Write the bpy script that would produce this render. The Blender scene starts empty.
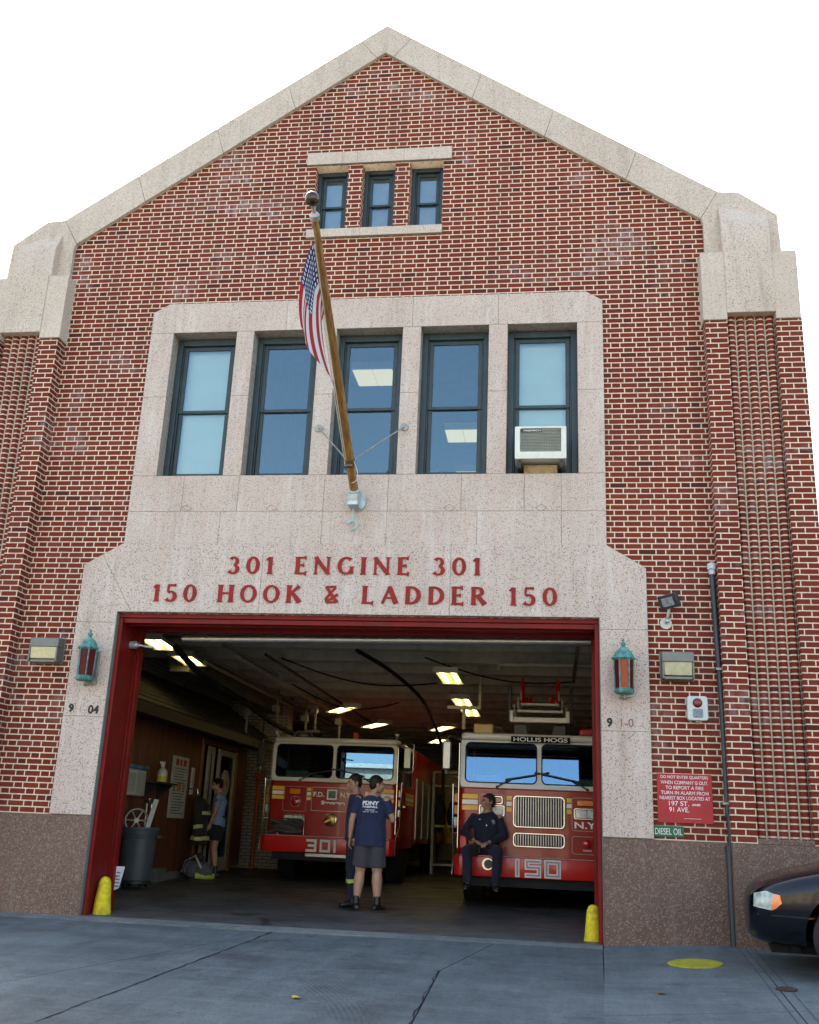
import bpy, bmesh, math, random
from mathutils import Vector, Matrix, noise
from mathutils.bvhtree import BVHTree
R = math.radians; PI = math.pi
random.seed(7)
sc = bpy.context.scene
COL = sc.collection

# ------------------------------------------------------------------ node helpers
class N:
    def __init__(s, name):
        s.m = bpy.data.materials.new(name); s.m.use_nodes = True
        s.t = s.m.node_tree; s.t.nodes.clear()
        s.out = s.t.nodes.new('ShaderNodeOutputMaterial')
    def n(s, typ, **kw):
        x = s.t.nodes.new(typ)
        for k, v in kw.items(): setattr(x, k, v)
        return x
    def set(s, sock, v):
        if isinstance(v, bpy.types.NodeSocket): s.t.links.new(v, sock)
        elif v is not None:
            if isinstance(v, (tuple, list)) and len(v) == 3 and sock.type == 'RGBA': v = (*v, 1)
            sock.default_value = v
    def math(s, op, a, b=None, c=None, clamp=False):
        x = s.n('ShaderNodeMath', operation=op, use_clamp=clamp)
        s.set(x.inputs[0], a)
        if b is not None: s.set(x.inputs[1], b)
        if c is not None: s.set(x.inputs[2], c)
        return x.outputs[0]
    def obj(s):
        c = s.n('ShaderNodeTexCoord'); return c.outputs['Object']
    def sep(s, v):
        x = s.n('ShaderNodeSeparateXYZ'); s.set(x.inputs[0], v); return x.outputs
    def comb(s, a, b, c):
        x = s.n('ShaderNodeCombineXYZ')
        for i, v in enumerate((a, b, c)): s.set(x.inputs[i], v)
        return x.outputs[0]
    def mapping(s, v, scale=(1, 1, 1), loc=(0, 0, 0), rot=(0, 0, 0)):
        x = s.n('ShaderNodeMapping'); s.set(x.inputs[0], v)
        x.inputs['Scale'].default_value = scale; x.inputs['Location'].default_value = loc; x.inputs['Rotation'].default_value = rot
        return x.outputs[0]
    def noise(s, v, scale, detail=3, rough=.55, dist=0.0, col=False):
        x = s.n('ShaderNodeTexNoise'); s.set(x.inputs['Vector'], v)
        x.inputs['Scale'].default_value = scale; x.inputs['Detail'].default_value = detail
        x.inputs['Roughness'].default_value = rough; x.inputs['Distortion'].default_value = dist
        return x.outputs['Color' if col else 'Fac']
    def white(s, v):
        x = s.n('ShaderNodeTexWhiteNoise', noise_dimensions='3D'); s.set(x.inputs['Vector'], v); return x.outputs['Value']
    def voro(s, v, scale, feature='F1', out='Color', rnd=1.0):
        x = s.n('ShaderNodeTexVoronoi', feature=feature); s.set(x.inputs['Vector'], v)
        x.inputs['Scale'].default_value = scale; x.inputs['Randomness'].default_value = rnd
        return x.outputs[out]
    def ramp(s, f, stops, interp='LINEAR'):
        x = s.n('ShaderNodeValToRGB'); s.set(x.inputs[0], f); e = x.color_ramp.elements; x.color_ramp.interpolation = interp
        while len(e) < len(stops): e.new(.5)
        for i, (p, c) in enumerate(stops):
            e[i].position = p
            e[i].color = (c, c, c, 1) if isinstance(c, (int, float)) else (*c, 1)
        return x.outputs[0]
    def mix(s, f, a, b, blend='MIX'):
        x = s.n('ShaderNodeMix', data_type='RGBA', blend_type=blend, clamp_factor=True)
        s.set(x.inputs[0], f); s.set(x.inputs[6], a); s.set(x.inputs[7], b); return x.outputs[2]
    def bump(s, h, strength=.3, dist=.01, normal=None):
        x = s.n('ShaderNodeBump'); s.set(x.inputs['Height'], h)
        x.inputs['Strength'].default_value = strength; x.inputs['Distance'].default_value = dist
        if normal: s.set(x.inputs['Normal'], normal)
        return x.outputs[0]
    def pbr(s, col, rough=.6, metal=0.0, normal=None, **kw):
        x = s.n('ShaderNodeBsdfPrincipled')
        s.set(x.inputs['Base Color'], col); s.set(x.inputs['Roughness'], rough); s.set(x.inputs['Metallic'], metal)
        if normal: s.set(x.inputs['Normal'], normal)
        for k, v in kw.items(): s.set(x.inputs[k.replace('_', ' ')], v)
        s.t.links.new(x.outputs[0], s.out.inputs[0]); return s.m

MC = {}
def mat(name, col=None, rough=.6, metal=0.0, var=.12, scale=6, dirt=0.0, bump=0.0, coat=0.0, spec=None):
    """simple painted / plastic / metal surface with mottled tone and slight roughness changes"""
    if name in MC: return MC[name]
    n = N(name); v = n.obj()
    f = n.noise(v, scale, 4, .6)
    lo = tuple(max(0, c * (1 - var)) for c in col); hi = tuple(min(1, c * (1 + var)) for c in col)
    c = n.mix(n.ramp(f, [(.3, 0.0), (.7, 1.0)]), lo, hi)
    if dirt:
        d = n.ramp(n.noise(v, scale * .45, 6, .7), [(.5, 0.0), (.72, 1.0)])
        c = n.mix(n.math('MULTIPLY', d, dirt), c, (.05, .04, .03))
    r = n.math('ADD', n.math('MULTIPLY', n.noise(v, scale * 2, 3), .18), rough - .09, clamp=True)
    nb = n.bump(n.noise(v, scale * 14, 3), bump, .004) if bump else None
    kw = {}
    if coat: kw['Coat_Weight'] = coat
    if rough >= .5 and not metal: kw['Specular_IOR_Level'] = .25
    m = n.pbr(c, r, metal, nb, **kw); MC[name] = m
    return m

def brick_mat(name, P, C, stretch, off, z0=1.08, joint=.0135, useY=True, stack=False, x0=0.0, col_s=(.245, .040, .018), col_h=(.185, .031, .016), mortar=(.70, .55, .41)):
    n = N(name); co = n.obj(); X, Y, Z = n.sep(co)
    wob = n.noise(co, 26, 2); wob2 = n.noise(co, 31, 2)
    w = n.math('ADD', n.math('SUBTRACT', X, x0), Y) if useY else n.math('SUBTRACT', X, x0)
    w = n.math('ADD', w, n.math('MULTIPLY', n.math('SUBTRACT', wob, .5), .006))
    z = n.math('ADD', n.math('SUBTRACT', Z, z0), n.math('MULTIPLY', n.math('SUBTRACT', wob2, .5), .006))
    u = n.math('DIVIDE', w, P); v = n.math('DIVIDE', z, C)
    row = n.math('FLOOR', v); fv = n.math('SUBTRACT', v, row)
    uu = u if stack else n.math('ADD', u, n.math('MULTIPLY', n.math('FLOORED_MODULO', row, 2), off))
    cell = n.math('FLOOR', uu); fu = n.math('SUBTRACT', uu, cell)
    ishead = n.math('GREATER_THAN', fu, stretch) if stretch < 1 else 0.0
    a = n.math('SUBTRACT', fu, n.math('MULTIPLY', ishead, stretch))
    wid = n.math('SUBTRACT', stretch, n.math('MULTIPLY', ishead, 2 * stretch - 1)) if stretch < 1 else 1.0
    dx = n.math('MULTIPLY', n.math('MINIMUM', a, n.math('SUBTRACT', wid, a)), P)
    dz = n.math('MULTIPLY', n.math('MINIMUM', fv, n.math('SUBTRACT', 1.0, fv)), C)
    d = n.math('MINIMUM', dx, dz)
    br = n.math('MULTIPLY', n.math('SUBTRACT', d, joint / 2 - .0012), 1 / .0024, clamp=True)     # 1 on brick, 0 on mortar
    idv = n.comb(n.math('ADD', cell, n.math('MULTIPLY', ishead, .5)), row, 3.3)
    rnd = n.white(idv); rnd2 = n.white(n.mapping(idv, loc=(17, 5, 2)))
    c = n.mix(ishead, col_s, col_h) if stretch < 1 else n.mix(rnd2, col_s, tuple(x * .8 for x in col_s))
    c = n.mix(n.math('MULTIPLY', rnd, .34), c, (.085, .016, .013))
    c = n.mix(n.ramp(rnd2, [(.86, 0.0), (.9, .55)]), c, (.24, .06, .04))
    c = n.mix(n.ramp(rnd, [(.955, 0.0), (.96, .75)]), c, (.05, .018, .018))
    grain = n.noise(co, 120, 3, .7)
    c = n.mix(n.math('MULTIPLY', grain, .5), c, (.09, .02, .016))
    # pale salt bloom: large patches, brick by brick
    pz = n.mapping(co, scale=(.55, .55, 1.0))
    patch = n.ramp(n.noise(pz, 1.05, 4, .62), [(.56, 0.0), (.66, 1.0)])
    fine = n.ramp(n.noise(n.mapping(co, scale=(1, 1, .45)), 16, 4, .7), [(.38, 0.0), (.62, 1.0)])
    bl = n.math('MULTIPLY', n.math('MULTIPLY', patch, fine), n.ramp(rnd, [(.25, .1), (.75, .75)]))
    c = n.mix(n.math('MULTIPLY', bl, .85), c, (.44, .37, .38))
    hue = n.ramp(n.noise(n.mapping(co, loc=(5, 5, 5)), .7, 4, .6), [(.4, 0.0), (.62, .35)])
    c = n.mix(hue, c, (.11, .018, .014))
    mt = n.mix(n.noise(co, 9, 5, .7), tuple(x * .74 for x in mortar), tuple(min(1, x * 1.22) for x in mortar))
    grey = n.ramp(n.noise(co, 2.2, 5, .6), [(.5, 0.0), (.7, .45)])
    mt = n.mix(grey, mt, (.36, .31, .27))
    c = n.mix(br, mt, c)
    soil = n.ramp(n.noise(n.mapping(co, scale=(1.6, 1.6, .35)), 1.3, 6, .65), [(.5, 0.0), (.8, .32)])
    c = n.mix(soil, c, (.05, .03, .025))
    h = n.math('ADD', br, n.math('MULTIPLY', n.noise(co, 70, 4), .35))
    m = n.pbr(c, .85, 0, n.bump(h, .55, .006), Specular_IOR_Level=.12); MC[name] = m
    return m

def granite_mat(name, base, hi, dark, streak=.35, spk=1.0, tint=None, fine=1.0):
    n = N(name); co0 = n.obj(); co = n.mapping(co0, scale=(fine, fine, fine))
    f = n.noise(co, 60, 4, .7)
    c = n.mix(n.ramp(f, [(.35, 0.0), (.65, 1.0)]), base, hi)
    big = n.noise(co0, .9, 5, .6)
    c = n.mix(n.ramp(big, [(.35, 0.0), (.7, .4)]), c, tuple(x * y for x, y in zip(base, (.86, .78, .74))))
    # speckle grains
    va = n.voro(co, 75, out='Distance'); gr = n.voro(co, 75, out='Color')
    g = n.sep(gr)[0]
    sp = n.math('MULTIPLY', n.ramp(va, [(.25, 1.0), (.42, 0.0)]), n.ramp(g, [(.62, 0.0), (.72, 1.0)]))
    c = n.mix(n.math('MULTIPLY', sp, .9 * spk), c, dark)
    vb = n.voro(n.mapping(co, loc=(4, 2, 9)), 38, out='Distance'); gb = n.sep(n.voro(n.mapping(co, loc=(4, 2, 9)), 38, out='Color'))[1]
    sp2 = n.math('MULTIPLY', n.ramp(vb, [(.16, 1.0), (.3, 0.0)]), n.ramp(gb, [(.7, 0.0), (.8, 1.0)]))
    c = n.mix(n.math('MULTIPLY', sp2, .85 * spk), c, tuple(x * .6 for x in dark))
    pk = n.ramp(n.sep(n.voro(co, 55, out='Color'))[2], [(.8, 0.0), (.86, .5)])
    c = n.mix(pk, c, tint or (.62, .40, .34))
    # rain streaks and grime
    st = n.ramp(n.noise(n.mapping(co0, scale=(5.5, 5.5, .55)), 1.6, 6, .7), [(.53, 0.0), (.72, 1.0)])
    c = n.mix(n.math('MULTIPLY', st, streak), c, (.78, .76, .74) if streak > .2 else (.3, .25, .2))
    st2 = n.ramp(n.noise(n.mapping(co0, scale=(4, 4, .4), loc=(7, 3, 1)), 1.9, 6, .7), [(.52, 0.0), (.75, 1.0)])
    c = n.mix(n.math('MULTIPLY', st2, .38), c, (.20, .17, .13))
    m = n.pbr(c, .78, 0, n.bump(n.noise(co, 90, 4), .25, .004), Specular_IOR_Level=.2); MC[name] = m
    return m

# ------------------------------------------------------------------ object helpers
def finish(o, name, m=None, parent=None, smooth=None):
    o.name = name; o.data.name = name
    if m is not None and not len(o.data.materials):
        for k in (m if isinstance(m, (list, tuple)) else [m]): o.data.materials.append(k)
    if o.name not in COL.objects: COL.objects.link(o)
    if parent: o.parent = parent
    if smooth is not None:
        o.data.shade_smooth()
        if smooth < 180:
            try: o.data.set_sharp_from_angle(angle=R(smooth))
            except Exception: pass
    return o

class G:
    """collects solids in one bmesh"""
    def __init__(s): s.b = bmesh.new(); s.T = Matrix(); s.mi = 0
    def _new(s, vs, fs):
        v = [s.b.verts.new(s.T @ Vector(p)) for p in vs]; out = []
        for f in fs:
            try:
                q = s.b.faces.new([v[i] for i in f]); q.material_index = s.mi; out.append(q)
            except ValueError: pass
        return v, out
    def box(s, x0, x1, y0, y1, z0, z1):
        vs = [(x, y, z) for x in (x0, x1) for y in (y0, y1) for z in (z0, z1)]
        s._new(vs, [(0, 1, 3, 2), (4, 6, 7, 5), (0, 4, 5, 1), (2, 3, 7, 6), (0, 2, 6, 4), (1, 5, 7, 3)]); return s
    def prism(s, poly, y0, y1, ax='y'):
        """polygon in x,z extruded along y (or polygon in y,z along x, or x,y along z)"""
        f = {'y': lambda a, b, t: (a, t, b), 'x': lambda a, b, t: (t, a, b), 'z': lambda a, b, t: (a, b, t)}[ax]
        n = len(poly); vs = [f(a, b, y0) for a, b in poly] + [f(a, b, y1) for a, b in poly]
        s._new(vs, [tuple(range(n)), tuple(range(2 * n - 1, n - 1, -1))] + [(i, i + n, (i + 1) % n + n, (i + 1) % n) for i in range(n)]); return s
    def loft(s, secs, n=16, cap=True, pw=1.0):
        """secs: (centre, rx, ry, frame) - frame = (ax, ay) unit vectors or None (x,y plane)"""
        rings = []
        for c, rx, ry, fr in secs:
            c = Vector(c); ax, ay = (Vector(fr[0]), Vector(fr[1])) if fr else (Vector((1, 0, 0)), Vector((0, 1, 0)))
            rg = []
            for i in range(n):
                t = 2 * PI * i / n; cs, sn = math.cos(t), math.sin(t)
                cs = math.copysign(abs(cs) ** pw, cs); sn = math.copysign(abs(sn) ** pw, sn)
                rg.append(s.b.verts.new(s.T @ (c + ax * rx * cs + ay * ry * sn)))
            rings.append(rg)
        for a, b in zip(rings, rings[1:]):
            for i in range(n):
                q = s.b.faces.new((a[i], a[(i + 1) % n], b[(i + 1) % n], b[i])); q.material_index = s.mi
        if cap:
            q = s.b.faces.new(rings[0][::-1]); q.material_index = s.mi
            q = s.b.faces.new(rings[-1]); q.material_index = s.mi
        return s
    def tube(s, pts, r, n=10, flat=1.0, side=None, closed=False):
        pts = [Vector(p) for p in pts]; rs = r if isinstance(r, (list, tuple)) else [r] * len(pts)
        secs = []; ref = Vector(side) if side else None; last = None
        m = len(pts)
        for i, p in enumerate(pts):
            if closed: d = pts[(i + 1) % m] - pts[i - 1]
            else: d = (pts[min(i + 1, m - 1)] - pts[max(i - 1, 0)])
            d.normalize()
            if last is None:
                a = ref or (Vector((0, 0, 1)) if abs(d.z) < .9 else Vector((1, 0, 0)))
            else: a = last
            ax = (a - d * a.dot(d)); 
            if ax.length < 1e-5: ax = d.orthogonal()
            ax.normalize(); ay = d.cross(ax); last = ax
            secs.append((p, rs[i], rs[i] * flat, (ax, ay)))
        if closed: secs.append(secs[0])
        s.loft(secs, n, cap=not closed); return s
    def cyl(s, a, b, r, r2=None, n=24):
        return s.tube([a, b], [r, r if r2 is None else r2], n)
    def lathe(s, prof, n=32, at=(0, 0, 0)):
        at = Vector(at); s.loft([(at + Vector((0, 0, z)), max(r, 1e-4), max(r, 1e-4), None) for r, z in prof], n); return s
    def ball(s, c, r, sc=(1, 1, 1), n=16, m=10, rot=None):
        c = Vector(c); T0 = s.T
        s.T = T0 @ Matrix.Translation(c) @ (rot.to_4x4() if rot else Matrix()) @ Matrix.Diagonal((*[r * k for k in sc], 1))
        s.loft([((0, 0, -math.cos(PI * (i + .02) / (m + .04))), math.sin(PI * (i + .02) / (m + .04)) + 1e-4, math.sin(PI * (i + .02) / (m + .04)) + 1e-4, None) for i in range(m + 1)], n)
        s.T = T0; return s
    def quad(s, a, b, c, d): s._new([a, b, c, d], [(0, 1, 2, 3)]); return s
    def build(s, name, m, parent=None, smooth=None, bevel=0, segs=2, loc=None):
        bmesh.ops.recalc_face_normals(s.b, faces=s.b.faces)
        me = bpy.data.meshes.new(name); s.b.to_mesh(me); s.b.free()
        o = bpy.data.objects.new(name, me); finish(o, name, m, parent, smooth)
        if loc: o.location = loc
        if bevel:
            md = o.modifiers.new('bevel', 'BEVEL'); md.width = bevel; md.segments = segs; md.limit_method = 'ANGLE'; md.angle_limit = R(40)
            md.harden_normals = False
            if smooth is None: o.data.shade_smooth(); o.data.set_sharp_from_angle(angle=R(50))
        return o

def plate_mesh(loops, y0, y1, bev=0.0):
    """2D loops in x,z (outer + holes) filled and extruded from y0 to y1"""
    cu = bpy.data.curves.new('c', 'CURVE'); cu.dimensions = '2D'; cu.fill_mode = 'BOTH'
    cu.extrude = abs(y1 - y0) / 2 - bev; cu.bevel_depth = bev; cu.bevel_resolution = 1; cu.offset = -bev
    for lp in loops:
        sp = cu.splines.new('POLY'); sp.points.add(len(lp) - 1); sp.use_cyclic_u = True
        for p, (x, z) in zip(sp.points, lp): p.co = (x, z, 0, 1)
    o = bpy.data.objects.new('c', cu); me = bpy.data.meshes.new_from_object(o)
    ym = (y0 + y1) / 2
    for v in me.vertices: v.co = Vector((v.co.x, ym - v.co.z, v.co.y))
    bpy.data.objects.remove(o); bpy.data.curves.remove(cu)
    b = bmesh.new(); b.from_mesh(me); bmesh.ops.remove_doubles(b, verts=b.verts, dist=1e-5); bmesh.ops.recalc_face_normals(b, faces=b.faces)
    b.to_mesh(me); b.free(); me.materials.clear()
    return me
def plate(name, loops, y0, y1, m, parent=None, bev=0.0, loc=None, smooth=None):
    o = bpy.data.objects.new(name, plate_mesh(loops, y0, y1, bev)); finish(o, name, m, parent, smooth)
    if loc: o.location = loc
    return o
def rect(x0, x1, z0, z1): return [(x0, z0), (x1, z0), (x1, z1), (x0, z1)]
def rrect(x0, x1, z0, z1, r, k=5):
    out = []
    for cx, cz, a in ((x1 - r, z0 + r, -90), (x1 - r, z1 - r, 0), (x0 + r, z1 - r, 90), (x0 + r, z0 + r, 180)):
        for i in range(k + 1):
            t = R(a + 90 * i / k); out.append((cx + r * math.cos(t), cz + r * math.sin(t)))
    return out
def circ(x, z, r, k=28, rz=None): return [(x + r * math.cos(2 * PI * i / k), z + (rz or r) * math.sin(2 * PI * i / k)) for i in range(k)]
def inset(poly, d):
    n = len(poly); A = sum(poly[i][0] * poly[(i + 1) % n][1] - poly[(i + 1) % n][0] * poly[i][1] for i in range(n))
    sg = 1 if A > 0 else -1; out = []
    for i in range(n):
        p0, p1, p2 = Vector(poly[i - 1]), Vector(poly[i]), Vector(poly[(i + 1) % n])
        a = (p1 - p0).normalized(); b = (p2 - p1).normalized()
        na = Vector((-a.y, a.x)) * sg; nb = Vector((-b.y, b.x)) * sg
        k = (na + nb); k = k / max(.2, k.dot(na)); out.append(tuple(p1 + k * d))
    return out

def tag(o, label, cat, group=None):
    o['label'] = label; o['category'] = cat
    if group: o['group'] = group
    return o
def thing(name, label, cat, loc=(0, 0, 0), rz=0.0, group=None):
    o = bpy.data.objects.new(name, None); COL.objects.link(o); o.location = loc; o.rotation_euler = (0, 0, rz)
    o.empty_display_size = .2
    return tag(o, label, cat, group)
def struct(o, kind='structure'): o['kind'] = kind; return o
def copy_tree(o, parent=None):
    c = o.copy(); COL.objects.link(c); c.parent = parent
    for ch in [k for k in COL.objects if k.parent == o]: copy_tree(ch, c)
    return c

def text_mesh(s, size, depth=.004, bold=0.0, align='CENTER', spacing=1.0, shear=0.0):
    cu = bpy.data.curves.new('t', 'FONT'); cu.body = s; cu.size = size; cu.extrude = depth / 2; cu.offset = bold
    cu.align_x = align; cu.space_character = spacing; cu.shear = shear
    o = bpy.data.objects.new('t', cu); me = bpy.data.meshes.new_from_object(o)
    for v in me.vertices: v.co = Vector((v.co.x, -v.co.z, v.co.y))
    me.materials.clear(); bpy.data.objects.remove(o); bpy.data.curves.remove(cu); return me
def text(name, items, m, parent=None, smooth=None, rot=0.0):
    """items: (string, x, y, z, size, bold, sx) joined in one mesh; text faces -y"""
    b = bmesh.new()
    for it in items:
        s, x, y, z, size = it[:5]; bold = it[5] if len(it) > 5 else 0; sx = it[6] if len(it) > 6 else 1; al = it[7] if len(it) > 7 else 'CENTER'
        me = text_mesh(s, size, it[8] if len(it) > 8 else .004, bold, al)
        T = Matrix.Translation((x, y, z)) @ Matrix.Rotation(rot, 4, 'Z') @ Matrix.Diagonal((sx, 1, 1, 1)); me.transform(T); b.from_mesh(me); bpy.data.meshes.remove(me)
    me = bpy.data.meshes.new(name); b.to_mesh(me); b.free()
    return finish(bpy.data.objects.new(name, me), name, m, parent)

# ------------------------------------------------------------------ colours
M_brick = brick_mat('red_flemish_brick', .3122, .0685, .645, .5, x0=.05)
M_pbrick = brick_mat('pier_brick', .2081, .0685, 1.0, .55, x0=.03)
M_pleat = brick_mat('fluted_brick', .114, .0685, 1.0, 0, stack=True, x0=0.0)
M_stone = granite_mat('pink_beige_granite', (.47, .375, .315), (.64, .535, .46), (.09, .065, .055), .30)
M_base = granite_mat('brown_granite', (.10, .060, .044), (.25, .165, .125), (.012, .009, .009), .15, 1.25, (.36, .25, .20), 1.5)
M_cap = granite_mat('pale_granite_coping', (.49, .405, .33), (.64, .55, .46), (.14, .11, .085), .15, 1.0)
M_mort = mat('stone_joint', (.33, .275, .23), .9, var=.3, scale=20)
M_win = mat('window_paint', (.024, .040, .045), .45, var=.25, scale=9)
M_redst = mat('door_frame_paint', (.18, .006, .005), .5, var=.2, scale=4, dirt=.25)
M_red = mat('engine_red', (.36, .008, .005), .32, coat=.22, var=.08)
M_redb = mat('bumper_red', (.56, .010, .008), .32, coat=.25, var=.08)
M_wht = mat('white_enamel', (.74, .72, .65), .35, coat=.3, var=.05)
M_chr = mat('chrome', (.50, .50, .48), .24, 1.0, var=.05)
M_alu = mat('aluminium', (.48, .48, .46), .38, .9, var=.12, scale=9)
M_blk = mat('black_rubber', (.018, .018, .019), .75, var=.25)
M_blkp = mat('black_plastic', (.02, .02, .022), .4, var=.2)
M_dark = mat('dark_interior', (.03, .03, .03), .8)
M_yel = mat('safety_yellow', (.70, .55, .03), .75, var=.22, scale=16, dirt=.85, bump=.9)
M_yst = mat('reflective_yellow', (.95, .58, .04), .4, var=.06)
M_wst = mat('reflective_white', (.88, .88, .84), .4, var=.06)
M_let = mat('carved_letter_red', (.26, .014, .012), .6, var=.2)
M_amb = mat('amber_lens', (.85, .24, .02), .2, coat=.5)
M_rlens = mat('red_lens', (.45, .01, .01), .15, coat=.8)
M_clr = mat('clear_lamp_lens', (.72, .74, .72), .15, coat=.8, var=.25, scale=25)
M_brass = mat('aged_brass', (.38, .25, .07), .35, .9, var=.3)
M_copper = mat('verdigris_copper', (.085, .235, .215), .65, var=.45, scale=16, dirt=.7)
M_steel = mat('weathered_steel', (.30, .29, .26), .5, .6, var=.3, scale=14)
M_galv = mat('galvanized_metal', (.42, .47, .47), .4, .5, var=.25, scale=18)
def glass(name, refl=.22, tint=(.8, .9, .95), rough=.0, gt=(.95, .97, 1)):
    n = N(name); t = n.n('ShaderNodeBsdfTransparent'); t.inputs[0].default_value = (*tint, 1)
    g = n.n('ShaderNodeBsdfGlossy'); g.inputs['Roughness'].default_value = rough; g.inputs[0].default_value = (*gt, 1)
    if name == 'window_glass':
        n.t.links.new(n.bump(n.noise(n.obj(), 2.6, 2), .05, .02), g.inputs['Normal'])
    fr = n.n('ShaderNodeFresnel'); fr.inputs[0].default_value = 1.52
    f = n.math('ADD', fr.outputs[0], refl, clamp=True)
    mx = n.n('ShaderNodeMixShader'); n.set(mx.inputs[0], f); n.t.links.new(t.outputs[0], mx.inputs[1]); n.t.links.new(g.outputs[0], mx.inputs[2])
    n.t.links.new(mx.outputs[0], n.out.inputs[0]); MC[name] = n.m; return n.m
M_glass = glass('window_glass', .045, (.88, .93, .92), .0, (.62, .86, 1.0))
M_wind = glass('windshield_glass', .16, (.62, .74, .72), .0, (.34, .58, .88))
def emis(name, col, st):
    n = N(name); e = n.n('ShaderNodeEmission'); e.inputs[0].default_value = (*col, 1); e.inputs[1].default_value = st
    n.t.links.new(e.outputs[0], n.out.inputs[0]); return n.m
# ================================================================== THE PLACE
XC = -2.37
DX0, DX1, DH = -5.278, .527, 3.47        # vehicle door opening
SX = .055
SL = .05                                  # the apron falls towards the street
def gz(y, x=0): return (SL * y if y < 0 else .015 * y) + SX * min(2.2, max(0, x - .53)) * (1 if y < .1 else 0)
# ------------------------------------------------------------------ ground
def concrete_mat(name, base, hi, dk, tyre=False):
    n = N(name); co = n.obj()
    c = n.mix(n.ramp(n.noise(co, 1.3, 6, .65), [(.35, 0.0), (.66, 1.0)]), base, hi)
    c = n.mix(n.ramp(n.noise(co, 55, 4, .75), [(.35, 0.0), (.65, .8)]), c, dk)
    c = n.mix(n.ramp(n.noise(n.mapping(co, rot=(0, 0, .5), scale=(.5, 3, 1)), 2.2, 6, .75, .6), [(.50, 0.0), (.75, .7)]), c, hi)
    c = n.mix(n.ramp(n.noise(n.mapping(co, loc=(8, 3, 0)), 3.2, 6, .7), [(.55, 0.0), (.68, .6)]), c, tuple(x * .6 for x in dk))
    c = n.mix(n.ramp(n.noise(n.mapping(co, scale=(1, .5, 1)), .8, 7, .72), [(.52, 0.0), (.74, .55)]), c, dk)
    sp = n.math('MULTIPLY', n.ramp(n.voro(co, 9, out='Distance'), [(.03, 1.0), (.07, 0.0)]), n.ramp(n.sep(n.voro(co, 9))[0], [(.75, 0.0), (.8, 1.0)]))
    c = n.mix(n.math('MULTIPLY', sp, .7), c, (.02, .02, .02))
    wsp = n.math('MULTIPLY', n.ramp(n.voro(n.mapping(co, loc=(3, 1, 0)), 6, out='Distance'), [(.02, 1.0), (.05, 0.0)]), n.ramp(n.sep(n.voro(n.mapping(co, loc=(3, 1, 0)), 6))[0], [(.82, 0.0), (.86, 1.0)]))
    c = n.mix(n.math('MULTIPLY', wsp, .6), c, (.45, .45, .42))
    gum = n.math('MULTIPLY', n.ramp(n.voro(n.mapping(co, loc=(7, 2, 0)), 2.6, out='Distance'), [(.025, 1.0), (.05, 0.0)]), n.ramp(n.sep(n.voro(n.mapping(co, loc=(7, 2, 0)), 2.6))[2], [(.5, 0.0), (.55, .8)]))
    c = n.mix(gum, c, (.018, .020, .022))
    wear = n.ramp(n.noise(n.mapping(co, loc=(1, 9, 0)), .45, 8, .75, .4), [(.44, 0.0), (.64, .30)])
    c = n.mix(wear, c, tuple(x * 1.35 for x in hi))
    drag = n.ramp(n.noise(n.mapping(co, rot=(0, 0, -.25), scale=(3.2, .45, 1)), 1.5, 7, .75, .3), [(.40, 0.0), (.62, 1.0)])
    c = n.mix(n.math('MULTIPLY', drag, .30), c, tuple(x * .8 for x in dk))
    if tyre:
        for (cx, cy, rr) in ((-5.4, -5.2, 4.1), (1.9, -5.6, 3.6), (-3.1, -8.3, 6.4)):
            p = n.mapping(co, loc=(-cx, -cy, 0)); x, y, z = n.sep(p)
            r = n.math('SQRT', n.math('ADD', n.math('MULTIPLY', x, x), n.math('MULTIPLY', y, y)))
            band = n.math('SUBTRACT', 1.0, n.math('MULTIPLY', n.math('ABSOLUTE', n.math('SUBTRACT', r, rr)), 3.2), clamp=True)
            grooves = n.math('ADD', .55, n.math('MULTIPLY', n.math('SINE', n.math('MULTIPLY', r, 150.0)), .45))
            patch = n.ramp(n.noise(co, .9, 4, .6), [(.42, 0.0), (.6, 1.0)])
            f = n.math('MULTIPLY', n.math('MULTIPLY', n.math('MULTIPLY', band, grooves), patch), .85)
            c = n.mix(f, c, (.02, .022, .025))
    return n.pbr(c, .82, 0, n.bump(n.noise(co, 45, 5, .7), .35, .006))
M_drive = concrete_mat('driveway_concrete', (.060, .079, .087), (.132, .156, .162), (.026, .035, .041), True)
M_walk = concrete_mat('sidewalk_concrete', (.080, .103, .110), (.152, .178, .182), (.036, .047, .053))
M_sill = concrete_mat('sill_concrete', (.12, .14, .14), (.24, .25, .24), (.06, .07, .07))
def floor_mat():
    n = N('garage_floor_concrete'); co = n.obj()
    c = n.mix(n.ramp(n.noise(co, .9, 6, .6), [(.35, 0.0), (.66, 1.0)]), (.045, .045, .046), (.095, .095, .095))
    cr = n.voro(n.mapping(co, scale=(.35, .55, 1)), 1.1, 'DISTANCE_TO_EDGE', 'Distance')
    c = n.mix(n.ramp(cr, [(.0, .8), (.012, 0.0)]), c, (.01, .01, .01))
    oil = n.ramp(n.noise(n.mapping(co, loc=(3, 8, 0)), .75, 4, .6, .6), [(.6, 0.0), (.66, .75)])
    c = n.mix(oil, c, (.012, .012, .012))
    return n.pbr(c, n.ramp(n.noise(co, 1.7, 4), [(.3, .35), (.7, .7)]), 0, n.bump(n.noise(co, 30, 4), .15, .005))
def slab(name, pts, m, th=.12, top=.0, gap=.006):
    g = G(); p = inset(pts, gap); k = len(p)
    vs = [(x, y, gz(y, x) + top) for x, y in p] + [(x, y, gz(y, x) + top - th) for x, y in p]
    g._new(vs, [tuple(range(k)), tuple(range(2 * k - 1, k - 1, -1))] + [(i, i + k, (i + 1) % k + k, (i + 1) % k) for i in range(k)])
    return struct(g.build(name, m))
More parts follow.
